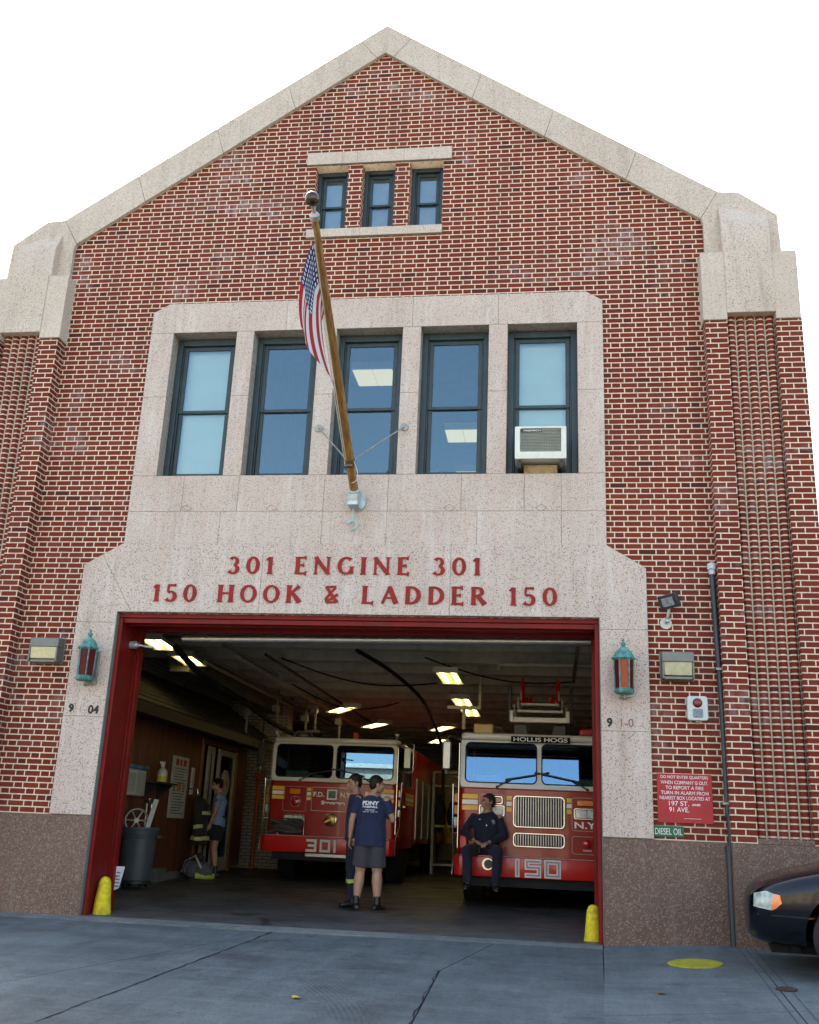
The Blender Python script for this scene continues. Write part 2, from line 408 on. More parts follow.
# earth under everything, reaches the horizon; the street lies in front of the apron
g = G()
ys = [600, 20, -.0, -6.3, -6.31, -600]
zs = [-.03, -.03, -.02, gz(-6.3) - .02, -.46, -.46]
for i in range(5):
    g.quad((-600, ys[i], zs[i]), (600, ys[i], zs[i]), (600, ys[i + 1], zs[i + 1]), (-600, ys[i + 1], zs[i + 1]))
gr = struct(g.build('ground', mat('joint_earth', (.035, .035, .035), .9)))
g = G(); g.box(-80, 80, -17.5, -6.5, -.60, -.445)
struct(g.build('street_road', concrete_mat('asphalt', (.05, .05, .052), (.08, .08, .082), (.03, .03, .03))))
g = G(); g.box(-80, 80, -22, -17.5, -.6, -.31)
struct(g.build('far_sidewalk', M_walk), 'structure')
g = G()
for a, b in ((-80, -7.2), (1.9, 80)): g.box(a, b, -6.5, -6.32, -.6, -.315)
struct(g.build('kerb', M_walk))
# apron slabs (joints between them are real gaps)
slab('driveway', [(-16, -.33), (-16, -6.32), (-5.2, -6.32), (-2.93, -.40)], M_drive)
slab('driveway', [(-2.93, -.40), (-5.2, -6.32), (-.93, -6.32), (-.985, -2.05), (-.60, -.30)], M_drive)
slab('driveway', [(-.60, -.30), (-.985, -2.05), (-.93, -6.32), (.27, -6.32), (.50, -.30)], M_drive)
slab('threshold', [(-5.26, .02), (-5.26, -.02), (-16, -.02), (-16, -.33), (-.60, -.30), (.50, -.30), (.52, .02)], M_sill, gap=.004)
slab('sidewalk', [(.50, -.30), (.447, -1.58), (1.86, -1.44), (1.93, .03), (.53, .03)], M_walk)
slab('sidewalk', [(.447, -1.58), (.357, -3.45), (1.76, -3.2), (1.86, -1.44)], M_walk)
slab('sidewalk', [(.357, -3.45), (.27, -6.32), (1.62, -6.32), (1.76, -3.2)], M_walk)
slab('sidewalk', [(1.93, .03), (1.86, -1.44), (16, -1.44), (16, .03)], M_walk)
slab('sidewalk', [(1.86, -1.44), (1.76, -3.2), (16, -3.2), (16, -1.44)], M_walk)
slab('sidewalk', [(1.76, -3.2), (1.62, -6.32), (16, -6.32), (16, -3.2)], M_walk)
# tooled lines beside the expansion joint
for dx in (-.075, .075):
    g = G(); a, b = (1.93 + dx, -.02), (1.62 + dx, -6.3); k = 12
    P = [(a[0] + (b[0] - a[0]) * i / k, a[1] + (b[1] - a[1]) * i / k) for i in range(k + 1)]
    for p, q in zip(P, P[1:]): g.quad((p[0] - .003, p[1], gz(p[1], p[0]) + .004), (q[0] - .003, q[1], gz(q[1], q[0]) + .004), (q[0] + .003, q[1], gz(q[1], q[0]) + .004), (p[0] + .003, p[1], gz(p[1], p[0]) + .004))
    struct(g.build('tooled_joint', mat('joint_line', (.045, .055, .06), .9)))
# ragged crack lines as thin fissure strips on the driveway
def crack(pts, w, k=26, seed=1):
    rn = random.Random(seed); g = G(); L = []
    for i in range(len(pts) - 1):
        for j in range(k):
            t = j / k; L.append(Vector(pts[i]).lerp(Vector(pts[i + 1]), t) + Vector((rn.uniform(-1, 1), rn.uniform(-1, 1))) * .012)
    L.append(Vector(pts[-1]))
    for a, b in zip(L, L[1:]):
        d = (b - a).normalized(); nn = Vector((-d.y, d.x)) * w * rn.uniform(.3, 1)
        g.quad((*(a - nn), gz(a.y) + .003), (*(b - nn), gz(b.y) + .003), (*(b + nn), gz(b.y) + .003), (*(a + nn), gz(a.y) + .003))
    return struct(g.build('pavement_crack', mat('crack_shadow', (.012, .012, .012), .95)))
crack([(-2.93, -.42), (-3.34, -4.77), (-3.5, -6.2)][:2], .012, 40, 3)
crack([(-1.0, -2.05), (-.94, -5.9)], .007, 30, 5)
crack([(-.985, -2.08), (-2.2, -2.3)], .003, 20, 8)
M_floor = floor_mat()
g = G(); g.quad((-7.4, .02, .001), (2.7, .02, .001), (2.7, 26, .39), (-7.4, 26, .39))
struct(g.build('garage_floor', M_floor))
# manhole plates and a few leaves
t = G(); t.lathe([(.25, 0), (.25, .008), (.235, .012)], 40); o = t.build('manhole_cover', mat('worn_yellow_paint', (.34, .31, .03), .75, var=.25, scale=9, dirt=.5, bump=.4))
o.location = (1.30, -1.17, gz(-1.17, 1.30) + .001); o.rotation_euler = (math.atan(SL), -math.atan(SX), 0)
tag(o, 'round yellow painted iron cover set in the sidewalk in front of the right pier', 'manhole cover')
t = G(); t.lathe([(.085, 0), (.085, .006), (.075, .01)], 28); o = t.build('valve_cover', mat('rusty_iron', (.05, .03, .022), .8, var=.4, scale=30))
o.location = (1.86, -2.38, gz(-2.38, 1.86) + .001); o.rotation_euler = (math.atan(SL), -math.atan(SX), 0)
tag(o, 'small dark rusty valve cap in the sidewalk below the black car bumper', 'valve cover')
rn = random.Random(4)
for i, (x, y, lab, c) in enumerate(((-1.9, -3.55, 'small yellow fallen leaf lying on the middle of the driveway', (.42, .33, .05)), (.85, -2.6, 'small brown leaf lying on the sidewalk left of the yellow cover', (.16, .09, .04)), (-2.95, -4.9, 'curled orange leaf at the bottom left of the driveway', (.30, .13, .04)))):
    g = G(); k = 10; vs = [(0, 0, .012)] + [((.03 + .012 * math.sin(a * 5)) * math.cos(a), (.045 + .01 * math.sin(a * 3)) * math.sin(a), .004 + .012 * abs(math.sin(a))) for a in [2 * PI * j / k for j in range(k)]]
    g._new(vs, [(0, 1 + j, 1 + (j + 1) % k) for j in range(k)])
    o = g.build('fallen_leaf', mat('dry_leaf_%s' % 'abc'[i], c, .8)); o.location = (x, y, gz(y, x) + .002); o.rotation_euler = (.05, 0, rn.uniform(0, 3)); tag(o, lab, 'leaf')

# ================================================================== FIRE STATION
FS = thing('fire_station', 'gabled red brick fire station with granite trim and a wide open vehicle door', 'building')
WZ0, WZ1, WW = 5.235, 7.235, .87
WX = [-2.345 + k * 1.108 for k in (-2, -1, 0, 1, 2)]
SWX = [-3.008, -2.35, -1.69]; SWW = .455; SZ0, SZ1 = 8.76, 9.785
def roofz(x, a=11.62, s=.69): return a - s * abs(x - (-2.345))
hw = 4.75
outer = [(-7.62, -.1), (2.92, -.1), (2.92, 8.0), (2.3, 8.0), (2.3, roofz(2.3)), (-2.345, 11.62), (-6.99, roofz(2.3)), (-6.99, 8.0), (-7.62, 8.0)]
holes = [[(DX0, -.2), (DX1, -.2), (DX1, DH), (DX0, DH)]]
outer = [(-7.62, -.1), (DX0, -.1), (DX0, DH), (DX1, DH), (DX1, -.1)] + outer[1:]
holes = [rect(WX[0] - WW / 2 - .1, WX[-1] + WW / 2 + .1, WZ0 - .1, WZ1 + .12)] + [rect(x - SWW / 2, x + SWW / 2, SZ0, SZ1) for x in SWX]
plate('brick_wall', [outer] + holes, 0, .38, M_brick, FS)
def blocks(name, polys, y0, y1, m, gap=.0022, joint=True):
    g = G()
    for p in polys: g.prism(inset(p, gap), y0, y1)
    o = g.build(name, m, FS, bevel=.0025, segs=1)
    if joint:
        g = G(); 
        for p in polys: g.prism(inset(p, .0004), y0 + .0045, y1 - .002)
        g.build('mortar_bed', M_mort, o)
    return o
# granite around the vehicle door
ZT = 4.335; xl, xr = -5.79, 1.065
B = []
for (a, b) in ((xl, DX0), (DX1, xr)):
    B += [rect(a, b, 1.08, 2.20), rect(a, b, 2.20, 3.335)]
B += [[(xl, 3.335), (DX0, 3.335), (DX0, DH), (-5.10, DH), (-5.56, 4.194), (xl, 4.06)],
      ]
B += [[(-5.10, DH), (-3.5, DH), (-3.5, ZT), (-5.32, ZT), (-5.56, 4.194)], rect(-3.5, -1.2, DH, ZT), [(-1.2, DH), (DX1, DH), (DX1, 3.335), (xr, 3.335), (xr, 4.06), (.62, ZT), (-1.2, ZT)]]
blocks('door_surround', B, -.055, .0, M_stone)
# granite around the five windows
xa, xb = -5.315, .625
B = [[(xa, 7.255), (-3.465, 7.255), (-3.465, 7.69), (-5.10, 7.69), (xa, 7.56)], rect(-3.465, -1.79, 7.255, 7.69) , rect(-1.79, -.685, 7.255, 7.69), [(-.685, 7.255), (xb, 7.255), (xb, 7.56), (.42, 7.69), (-.685, 7.69)]]
ed = [xa] + [v for x in WX for v in (x - WW / 2, x + WW / 2)] + [xb]
for i in range(0, 12, 2):
    a, b = ed[i], ed[i + 1]; B += [rect(a, b, WZ0, 6.33), rect(a, b, 6.33, 7.255)]
vx = [xa, -4.62, -3.9, -2.80, -2.0, -1.10, -.34, .10, xb]
for i, (a, b) in enumerate(zip(vx, vx[1:])): B.append(rect(a, b, 4.76, WZ0))
vx = [xa, -4.1, -2.80, -2.0, -.9, .10, xb]
for a, b in zip(vx, vx[1:]): B.append(rect(a, b, ZT, 4.76))
blocks('window_surround', B, -.035, .30, M_stone)
for cx in (-4.55, -3.45, -1.24, -.14):      # shallow carved diamonds below the windows
    g = G()
    for s_ in ((1, 1), (1, -1), (-1, 1), (-1, -1)):
        a = (cx + .07 * s_[0], -.0365, 4.80); b = (cx, -.0365, 4.80 + .045 * s_[1]); g.tube([a, b], .0035, 6)
    g.build('carved_diamond', M_mort, FS)
# small attic window trim
blocks('attic_lintel', [rect(-3.365, -2.66, 9.79, 9.985), rect(-2.66, -2.01, 9.79, 9.985), rect(-2.01, -1.35, 9.79, 9.985)], -.04, .0, M_cap)
blocks('attic_sill', [rect(-3.30, -2.56, 8.63, 8.757), rect(-2.56, -1.45, 8.63, 8.757)], -.05, .0, M_cap)
# brown granite base
B = [rect(-5.795 - .75, -5.795, 0, 1.075), rect(-5.795, -5.285, 0, 1.075)]
for rr in (rect(-6.545, DX0, -.03, 1.075), rect(DX1, 1.85, -.03, 1.075)): blocks('granite_base', [rr], -.045, 0, M_base, joint=False, gap=.001)
# coping on the rakes and shoulders
A0 = -2.345; s1 = .678
def oz(h): return 12.08 - s1 * h
def iz(h): return 11.60 - .695 * h
hs = [.36, 1.33, 2.42, 3.47]
B = [[(A0, iz(.0)), (A0 + .12, iz(.12)), (A0 + .37, oz(.37)), (A0, 12.08), (A0 - .37, oz(.37)), (A0 - .12, iz(.12))]]
ji = [.14, 1.25, 2.24, 3.30, 4.22]; jo = [.39, 1.38, 2.37, 3.45, 4.45]
# joints square to the slope
for sgn in (1, -1):
    for k in range(4):
        a, b, c, d = ji[k], ji[k + 1], jo[k + 1], jo[k]
        if k == 0: a, d = .12, .37
        p = [(A0 + sgn * a, iz(a)), (A0 + sgn * b, iz(b)), (A0 + sgn * c, oz(c)), (A0 + sgn * d, oz(d))]
        B.append(p if sgn > 0 else p[::-1])
    p = [(4.22, iz(4.22)), (4.245, 8.60), (4.245, 8.08), (5.185, 8.08), (5.165, 8.685), (4.70, 9.045), (4.50, 9.055), (4.45, oz(4.45))]
    p = [(A0 + sgn * x, z) for x, z in p]; B.append(p if sgn > 0 else p[::-1])
blocks('coping', B, -.06, .46, M_cap, joint=False, gap=.003)
g = G()
for sgn in (1, -1):
    # back part fills behind the joints
    pass
g.b.free()
for sgn in (1, -1):
    sx = lambda h: A0 + sgn * h
    # shoulder block standing on the pier cap with a splayed top
    g = G()
    a, b = sorted((sx(4.44), sx(5.03))); zf = (8.54, 8.46) if sgn > 0 else (8.46, 8.54); zb_ = (8.86, 8.70) if sgn > 0 else (8.70, 8.86)
    g._new([(a, -.19, 8.1), (b, -.19, 8.1), (b, -.19, zf[1]), (a, -.19, zf[0]), (a, -.05, 8.08), (b, -.05, 8.08), (b, -.05, zb_[1]), (a, -.05, zb_[0])],
           [(0, 1, 2, 3), (4, 7, 6, 5), (0, 4, 5, 1), (3, 2, 6, 7), (0, 3, 7, 4), (1, 5, 6, 2)])
    g.build('shoulder_stone', M_cap, FS, bevel=.012)
    # cap: three faces, the middle one slightly proud
    g = G()
    for h0, h1, y, zb, zt in ((4.165, 4.452, -.225, 7.14, 8.075), (4.45, 5.02, -.238, 7.225, 8.083), (5.018, 5.31, -.225, 7.14, 8.06)):
        a, b = sorted((sx(h0), sx(h1))); g.box(a, b, y, .4 + .002 * zt, zb, zt)
    g.build('pier_cap', M_cap, FS, bevel=.005)
    # brick pier: inner strip, recess back, outer strip
    g = G()
    for h0, h1 in ((4.19, 4.45), (5.02, 5.32)):
        a, b = sorted((sx(h0), sx(h1))); g.box(a, b, -.2, -.003, 1.075, 7.145)
    g.build('brick_pier', M_pbrick, FS)
    g = G(); a, b = sorted((sx(4.45), sx(5.02)))
    W = (b - a) / 5
    for k in range(5):
        x0 = a + k * W
        n1, n2, n3, n4 = x0 + .004, x0 + W * .30, x0 + W * .70, x0 + W - .004
        g.prism([(n1, -.085), (n2, -.13), (n3, -.13), (n4, -.085), (n4, -.003), (n1, -.003)], 1.13, 7.23, 'z')
        g.box(x0 + W - .004, x0 + W + .004, -.084, -.003, 1.13, 7.23)
    o = g.build('fluted_panel', None, FS)
    mm = brick_mat('fluted_brick_%s' % ('east' if sgn > 0 else 'west'), W, .0685, 1.0, 0, stack=True, x0=a, useY=False, joint=.017, mortar=(.60, .49, .38))
    o.data.materials.append(mm)
    g = G(); a, b = sorted((sx(4.19), sx(5.34)))
    c, d = sorted((sx(4.45), sx(5.02)))
    g.box(a, b, -.235, -.004, -.05, 1.07)
    g.box(c, d, -.20, -.005, 1.071, 1.128)
    g.build('pier_base', M_base, FS, bevel=.006)
# joint filler so the coping joints read dark but closed
g = G()
for sgn in (1, -1):
    p = [(A0, iz(0) + .03), (A0 + sgn * 4.55, iz(4.3) + .06), (A0 + sgn * 4.55, oz(4.5) - .03), (A0 + sgn * 4.4, oz(4.4) - .012), (A0, 12.065)]
    g.prism(p, -.052, .45)
g.build('coping_core', M_mort, FS)
# body of the building behind the front: side and rear walls, roof, floors
g = G(); g.box(-7.60, -7.42, .38, 26, -.3, 7.3); g.box(2.72, 2.90, .38, 26, -.3, 7.3); g.box(-7.60, 2.9, 26, 26.3, -.3, 7.3)
g.prism([(-7.6, 7.3), (2.9, 7.3), (A0, 10.9)], 25.8, 26.0)
g.build('side_wall', M_brick, FS)
g = G()
for sgn in (1, -1):
    p = [(A0, 10.98), (A0 + sgn * 5.28, 10.98 - .69 * 5.28), (A0 + sgn * 5.28, 11.13 - .69 * 5.28), (A0, 11.15)]
    g.prism(p, .36, 26.4)
g.build('roof', mat('roof_slate', (.06, .06, .065), .8), FS)
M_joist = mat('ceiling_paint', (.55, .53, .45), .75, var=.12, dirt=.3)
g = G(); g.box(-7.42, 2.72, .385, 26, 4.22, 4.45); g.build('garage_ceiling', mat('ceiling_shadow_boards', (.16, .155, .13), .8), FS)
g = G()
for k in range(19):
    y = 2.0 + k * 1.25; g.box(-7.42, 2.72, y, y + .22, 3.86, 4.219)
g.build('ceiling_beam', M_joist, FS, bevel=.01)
M_wtile = None
n = N('white_glazed_brick'); co = n.obj(); X, Y, Z = n.sep(co)
bt = n.n('ShaderNodeTexBrick'); n.set(bt.inputs['Vector'], n.comb(n.math('ADD', X, Y), Z, 0.0)); bt.offset = .5
bt.inputs['Color1'].default_value = (.40, .38, .32, 1); bt.inputs['Color2'].default_value = (.34, .32, .27, 1); bt.inputs['Mortar'].default_value = (.10, .09, .08, 1)
bt.inputs['Scale'].default_value = 1; bt.inputs['Brick Width'].default_value = .2; bt.inputs['Row Height'].default_value = .07; bt.inputs['Mortar Size'].default_value = .008
M_wtile = n.pbr(bt.outputs[0], .35, 0, n.bump(bt.outputs[1], .3, .005))
g = G(); g.box(-7.41, -7.30, .39, 25.9, -.02, 4.21); g.box(2.60, 2.71, .39, 25.9, -.02, 4.21); g.box(-7.29, 2.59, 25.8, 25.95, -.02, 4.21)
g.box(-7.29, DX0 - .8, .385, .42, 0, 4.21)
g.box(DX1 + .8, 2.59, .385, .42, 0, 4.21)
g.build('interior_wall', M_wtile, FS)
g = G(); g.box(-7.29, -6.58, 11.2, 11.7, .1, 4.21); g.box(-6.56, -6.0, 11.35, 11.8, .1, 4.0)
g.build('interior_pillar', M_wtile, FS, bevel=.01)
# upstairs rooms
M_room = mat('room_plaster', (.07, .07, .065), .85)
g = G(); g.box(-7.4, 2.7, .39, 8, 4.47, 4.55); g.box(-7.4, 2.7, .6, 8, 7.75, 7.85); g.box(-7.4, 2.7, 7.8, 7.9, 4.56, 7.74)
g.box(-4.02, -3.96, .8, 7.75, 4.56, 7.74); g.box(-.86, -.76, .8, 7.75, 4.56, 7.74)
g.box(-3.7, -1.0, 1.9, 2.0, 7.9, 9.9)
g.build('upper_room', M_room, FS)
M_lampr = emis('room_lamp_glow', (1, .88, .6), .17)
for i, (x, y) in enumerate(((-2.55, 1.6), (-2.35, 3.9), (-1.45, 3.9), (-1.45, 5.9), (-2.4, 6.2))):
    g = G(); g.box(x - .30, x + .30, y - .28, y + .28, 7.32, 7.44)
    f = g.build('ceiling_fixture', M_wht, FS)
    g = G()
    for a in (-.285, 0.005):
        for b in (-.265, 0.005): g.box(x + a, x + a + .28, y + b, y + b + .26, 7.308, 7.319)
    g.build('diffuser', M_lampr, f)

# windows --------------------------------------------------------------
M_blind = mat('roller_blind', (.62, .66, .60), .8, var=.05, scale=3)
def window(x, z0, z1, w, blind, yb, fr=.075, sash=.05, attic=False):
    g = G(); y = yb
    g.box(x - w / 2, x - w / 2 + fr, y, y + .10, z0, z1); g.box(x + w / 2 - fr, x + w / 2, y, y + .10, z0, z1)
    g.box(x - w / 2 + fr, x + w / 2 - fr, y, y + .10, z1 - fr * 1.15, z1); g.box(x - w / 2 + fr, x + w / 2 - fr, y - .01, y + .10, z0, z0 + fr * .7)
    g.box(x - w / 2 + fr, x - w / 2 + fr + .018, y + .03, y + .09, z0 + fr * .7, z1 - fr * 1.15); g.box(x + w / 2 - fr - .018, x + w / 2 - fr, y + .03, y + .09, z0 + fr * .7, z1 - fr * 1.15)
    W = g.build('window', M_win, FS, bevel=.004, segs=1)
    a, b = x - w / 2 + fr + .019, x + w / 2 - fr - .019; c, d = z0 + fr * .7 + .001, z1 - fr * 1.15 - .001; mid = (c + d) / 2 - .01
    for k, (u0, u1, yy) in enumerate(((mid - .02, d, y + .045), (c, mid + .02, y + .068))):
        g = G(); g.box(a, a + sash, yy, yy + .03, u0, u1); g.box(b - sash, b, yy, yy + .03, u0, u1)
        g.box(a + sash, b - sash, yy, yy + .03, u1 - sash * (1.1 if k == 0 else .8), u1); g.box(a + sash, b - sash, yy, yy + .03, u0, u0 + sash * (.8 if k == 0 else 1.3))
        s_ = g.build('sash', M_win, W, bevel=.003, segs=1)
        g = G(); g.box(a + sash - .005, b - sash + .005, yy + .012, yy + .018, u0 + .02, u1 - .02); g.build('pane', M_glass, s_)
    if blind:
        g = G(); g.box(a - .01, b + .01, y + .135, y + .14, z1 - blind - .02, z1 - .02); g.build('blind', M_blind, W)
    return W
for i, x in enumerate(WX): window(x, WZ0 + .001, WZ1 + .008, WW - .002, (1.95, 0, 0, 0, 1.45)[i], .16)
M_blind = mat('grey_blind', (.30, .28, .32), .8, var=.15, scale=3)
for i, x in enumerate(SWX): window(x, SZ0 + .001, SZ1 - .001, SWW - .002, (.9, .95, .95)[i], .15, .055, .04, True)

# red steel door frame ---------------------------------------------------
g = G()
for sgn, x in ((1, DX0), (-1, DX1)):
    a, b = sorted((x + sgn * .006, x + sgn * .03)); g.box(a, b, .03, .62, -.02, DH - .06)
    a, b = sorted((x + sgn * .006, x + sgn * .055)); g.box(a, b, .02, .05, -.02, DH - .06)
    a, b = sorted((x + sgn * .0305, x + sgn * .045)); g.box(a, b, .56, .62, -.02, DH - .13)
    a, b = sorted((x + sgn * .006, x + sgn * .07)); g.box(a, b, .625, .74, -.02, DH - .10)
g.box(DX0 + .006, DX1 - .006, .03, .62, DH - .055, DH - .004)
g.box(DX0 + .006, DX1 - .006, .06, .10, DH - .115, DH - .056)
g.box(DX0 + .006, DX1 - .006, .22, .30, DH - .12, DH - .056)
g.box(DX0 + .006, DX1 - .006, .62, .74, DH - .11, DH - .004)
g.build('steel_door_frame', M_redst, FS, bevel=.004, segs=1)
for sgn, x in ((1, DX0), (-1, DX1)):
    g = G(); a, b = sorted((x, x + sgn * .006)); g.box(a, b, -.05, .40, 0, DH); g.build('caulk_strip', mat('grey_caulk', (.16, .17, .15), .8), FS)
g = G(); g.tube([(DX0 + .5, .95, 3.33), (DX1 + .3, .95, 3.38)], .055, 16); g.box(DX0, DX1, .78, .82, 3.42, 3.9)
g.build('door_barrel', M_alu, FS, smooth=40)
g = G(); g.tube([(DX0 + .03, .40, 3.14), (DX0 + .10, .40, 3.14)], [.05, .05], 16); g.tube([(DX0 + .10, .40, 3.14), (DX0 + .13, .40, 3.14)], [.038, .03], 16); g.tube([(DX0 + .13, .40, 3.14), (DX0 + .32, .46, 3.12)], .014, 10)
g.build('door_sensor', M_galv, FS, smooth=50)
# inscription ---------------------------------------------------------------
KW = 1.22
def ribbon(g, pts, ws, y0, y1):
    P = [Vector(p) for p in pts]; n_ = len(P); Lf, Rt = [], []
    for i in range(n_):
        d = (P[min(i + 1, n_ - 1)] - P[max(i - 1, 0)]).normalized(); nn = Vector((-d.y, d.x)) * ws[i] * KW / 2
        Lf.append(P[i] + nn); Rt.append(P[i] - nn)
    for i in range(n_ - 1):
        vs = [(q.x, y, q.y) for y in (y0, y1) for q in (Rt[i], Rt[i + 1], Lf[i + 1], Lf[i])]
        g._new(vs, [(0, 1, 2, 3), (7, 6, 5, 4), (0, 4, 5, 1), (1, 5, 6, 2), (2, 6, 7, 3), (3, 7, 4, 0)])
def st(a, b, w=.17, f=.26, f2=None):
    """stem with flared ends"""
    a, b = Vector(a), Vector(b); return ([a, a.lerp(b, .10), a.lerp(b, .5), a.lerp(b, .90), b], [f, w * 1.05, w, w * 1.05, f2 or f])
def arc(cx, cy, rx, ry, a0, a1, wv=.16, wh=.085, k=14, end=None):
    P, W = [], []
    for i in range(k + 1):
        t = R(a0 + (a1 - a0) * i / k); P.append(Vector((cx + rx * math.cos(t), cy + ry * math.sin(t))))
        W.append(wh + (wv - wh) * abs(math.cos(t)) ** 1.3)
    if end:
        for i_, v_ in end: W[i_] = v_
    return (P, W)
def arm(a, b, w=.09, f=.2): a, b = Vector(a), Vector(b); return ([a, a.lerp(b, .7), b], [w, w, f])
GL = {
 'I': (.24, [st((.12, 0), (.12, 1))]), '1': (.30, [st((.19, 0), (.19, .98), .16, .26, .17), ([Vector((.0, .80)), Vector((.16, .96))], [.07, .11])]),
 '0': (.66, [arc(.33, .5, .25, .46, 0, 360)]), 'O': (.82, [arc(.41, .5, .33, .46, 0, 360)]),
 '3': (.58, [arc(.27, .735, .18, .215, 150, -80, .15, .08, end=((0, .17),)), arc(.26, .27, .23, .235, 85, -150, .17, .08, end=((-1, .18),))]),
 '5': (.58, [arm((.10, .95), (.50, .95), .10, .15), ([Vector((.13, .95)), Vector((.10, .56))], [.10, .07]), arc(.25, .31, .24, .275, 125, -145, .17, .08, end=((-1, .18),))]),
 'E': (.58, [st((.13, 0), (.13, 1)), arm((.13, .955), (.54, .955)), arm((.13, .52), (.45, .52)), arm((.13, .045), (.58, .045), .09, .22)]),
 'N': (.84, [st((.11, 0), (.11, 1), .09, .2), st((.73, 0), (.73, 1), .09, .2), ([Vector((.08, .98)), Vector((.74, .03))], [.17, .17])]),
 'G': (.80, [arc(.42, .5, .33, .46, 48, 330, .17, .085, 18, end=((0, .18),)), st((.70, .04), (.70, .46), .14, .14, .26)]),
 'H': (.82, [st((.13, 0), (.13, 1)), st((.69, 0), (.69, 1)), ([Vector((.13, .52)), Vector((.69, .52))], [.08, .08])]),
 'K': (.78, [st((.13, 0), (.13, 1)), ([Vector((.16, .46)), Vector((.64, .97))], [.08, .15]), ([Vector((.30, .58)), Vector((.68, .03))], [.15, .22])]),
 'L': (.58, [st((.13, 0), (.13, 1)), arm((.13, .045), (.57, .045), .09, .24)]),
 'A': (.84, [([Vector((.42, .98)), Vector((.08, .02))], [.09, .12]), ([Vector((.40, .99)), Vector((.76, .02))], [.18, .22]), ([Vector((.19, .34)), Vector((.64, .34))], [.07, .07])]),
 'D': (.78, [st((.13, 0), (.13, 1), .17, .20), arc(.24, .5, .43, .455, 90, -90, .18, .085), ([Vector((.1, .955)), Vector((.26, .955))], [.085, .085]), ([Vector((.1, .045)), Vector((.26, .045))], [.085, .085])]),
 'R': (.74, [st((.13, 0), (.13, 1), .17, .24, .20), arc(.26, .73, .28, .225, 90, -90, .16, .08), ([Vector((.1, .955)), Vector((.28, .955))], [.08, .08]), ([Vector((.1, .505)), Vector((.28, .505))], [.08, .08]), ([Vector((.32, .50)), Vector((.68, .03))], [.15, .22])]),
 '&': (.80, [([Vector((.10, .95)), Vector((.66, .05))], [.12, .17]), ([Vector((.70, .52)), Vector((.16, .10))], [.12, .09]), ([Vector((.12, .93)), Vector((.60, .93))], [.09, .12]), ([Vector((.58, .90)), Vector((.30, .55)), Vector((.12, .25)), Vector((.15, .07))], [.10, .09, .12, .10]), ([Vector((.15, .06)), Vector((.55, .06))], [.1, .08])]),
}
def inscribe(s, x0, x1, z, h):
    ws = [GL[c][0] * 1.13 if c != ' ' else .0 for c in s]
    tot = sum(ws) * h; gaps = sum(1 for c in s[:-1]); nsp = s.count(' ')
    gap = (x1 - x0 - tot) / (gaps + nsp * 1.15)
    x = x0; k = 0
    for c, w in zip(s, ws):
        if c == ' ': x += gap * 1.15; x += gap; continue
        T = Matrix.Translation((x, 0, z)) @ Matrix.Diagonal((h * 1.13, 1, h, 1)); g = G(); g.T = T
        for pts, wd in GL[c][1]:
            k += 1; ribbon(g, pts, wd, -.068 - .0004 * (k % 7), -.0545)
        g.build('inscription_letter', M_let, FS)
        x += w * h + gap
inscribe('301 ENGINE 301', -3.925, -.855, 3.955, .215)
inscribe('150 HOOK & LADDER 150', -4.84, .045, 3.60, .215)
KW = 1.0
M_num = mat('house_number_iron', (.03, .022, .02), .5)
M_numf = mat('number_ghost', (.34, .28, .25), .8)
text('house_number', [('9', -5.695, -.0585, 2.25, .125, .005), ('04', -5.415, -.058, 2.235, .135, .004)], M_num, FS)
text('house_number', [('1-', -5.56, -.0565, 2.245, .12, 0, 1, 'CENTER', .001)], M_numf, FS)
text('house_number', [('9', .62, -.058, 2.25, .125, .005)], M_num, FS)
text('house_number', [('1-0', .80, -.0565, 2.25, .125, .001, 1, 'CENTER', .001)], mat('number_rust', (.25, .12, .11), .8), FS)
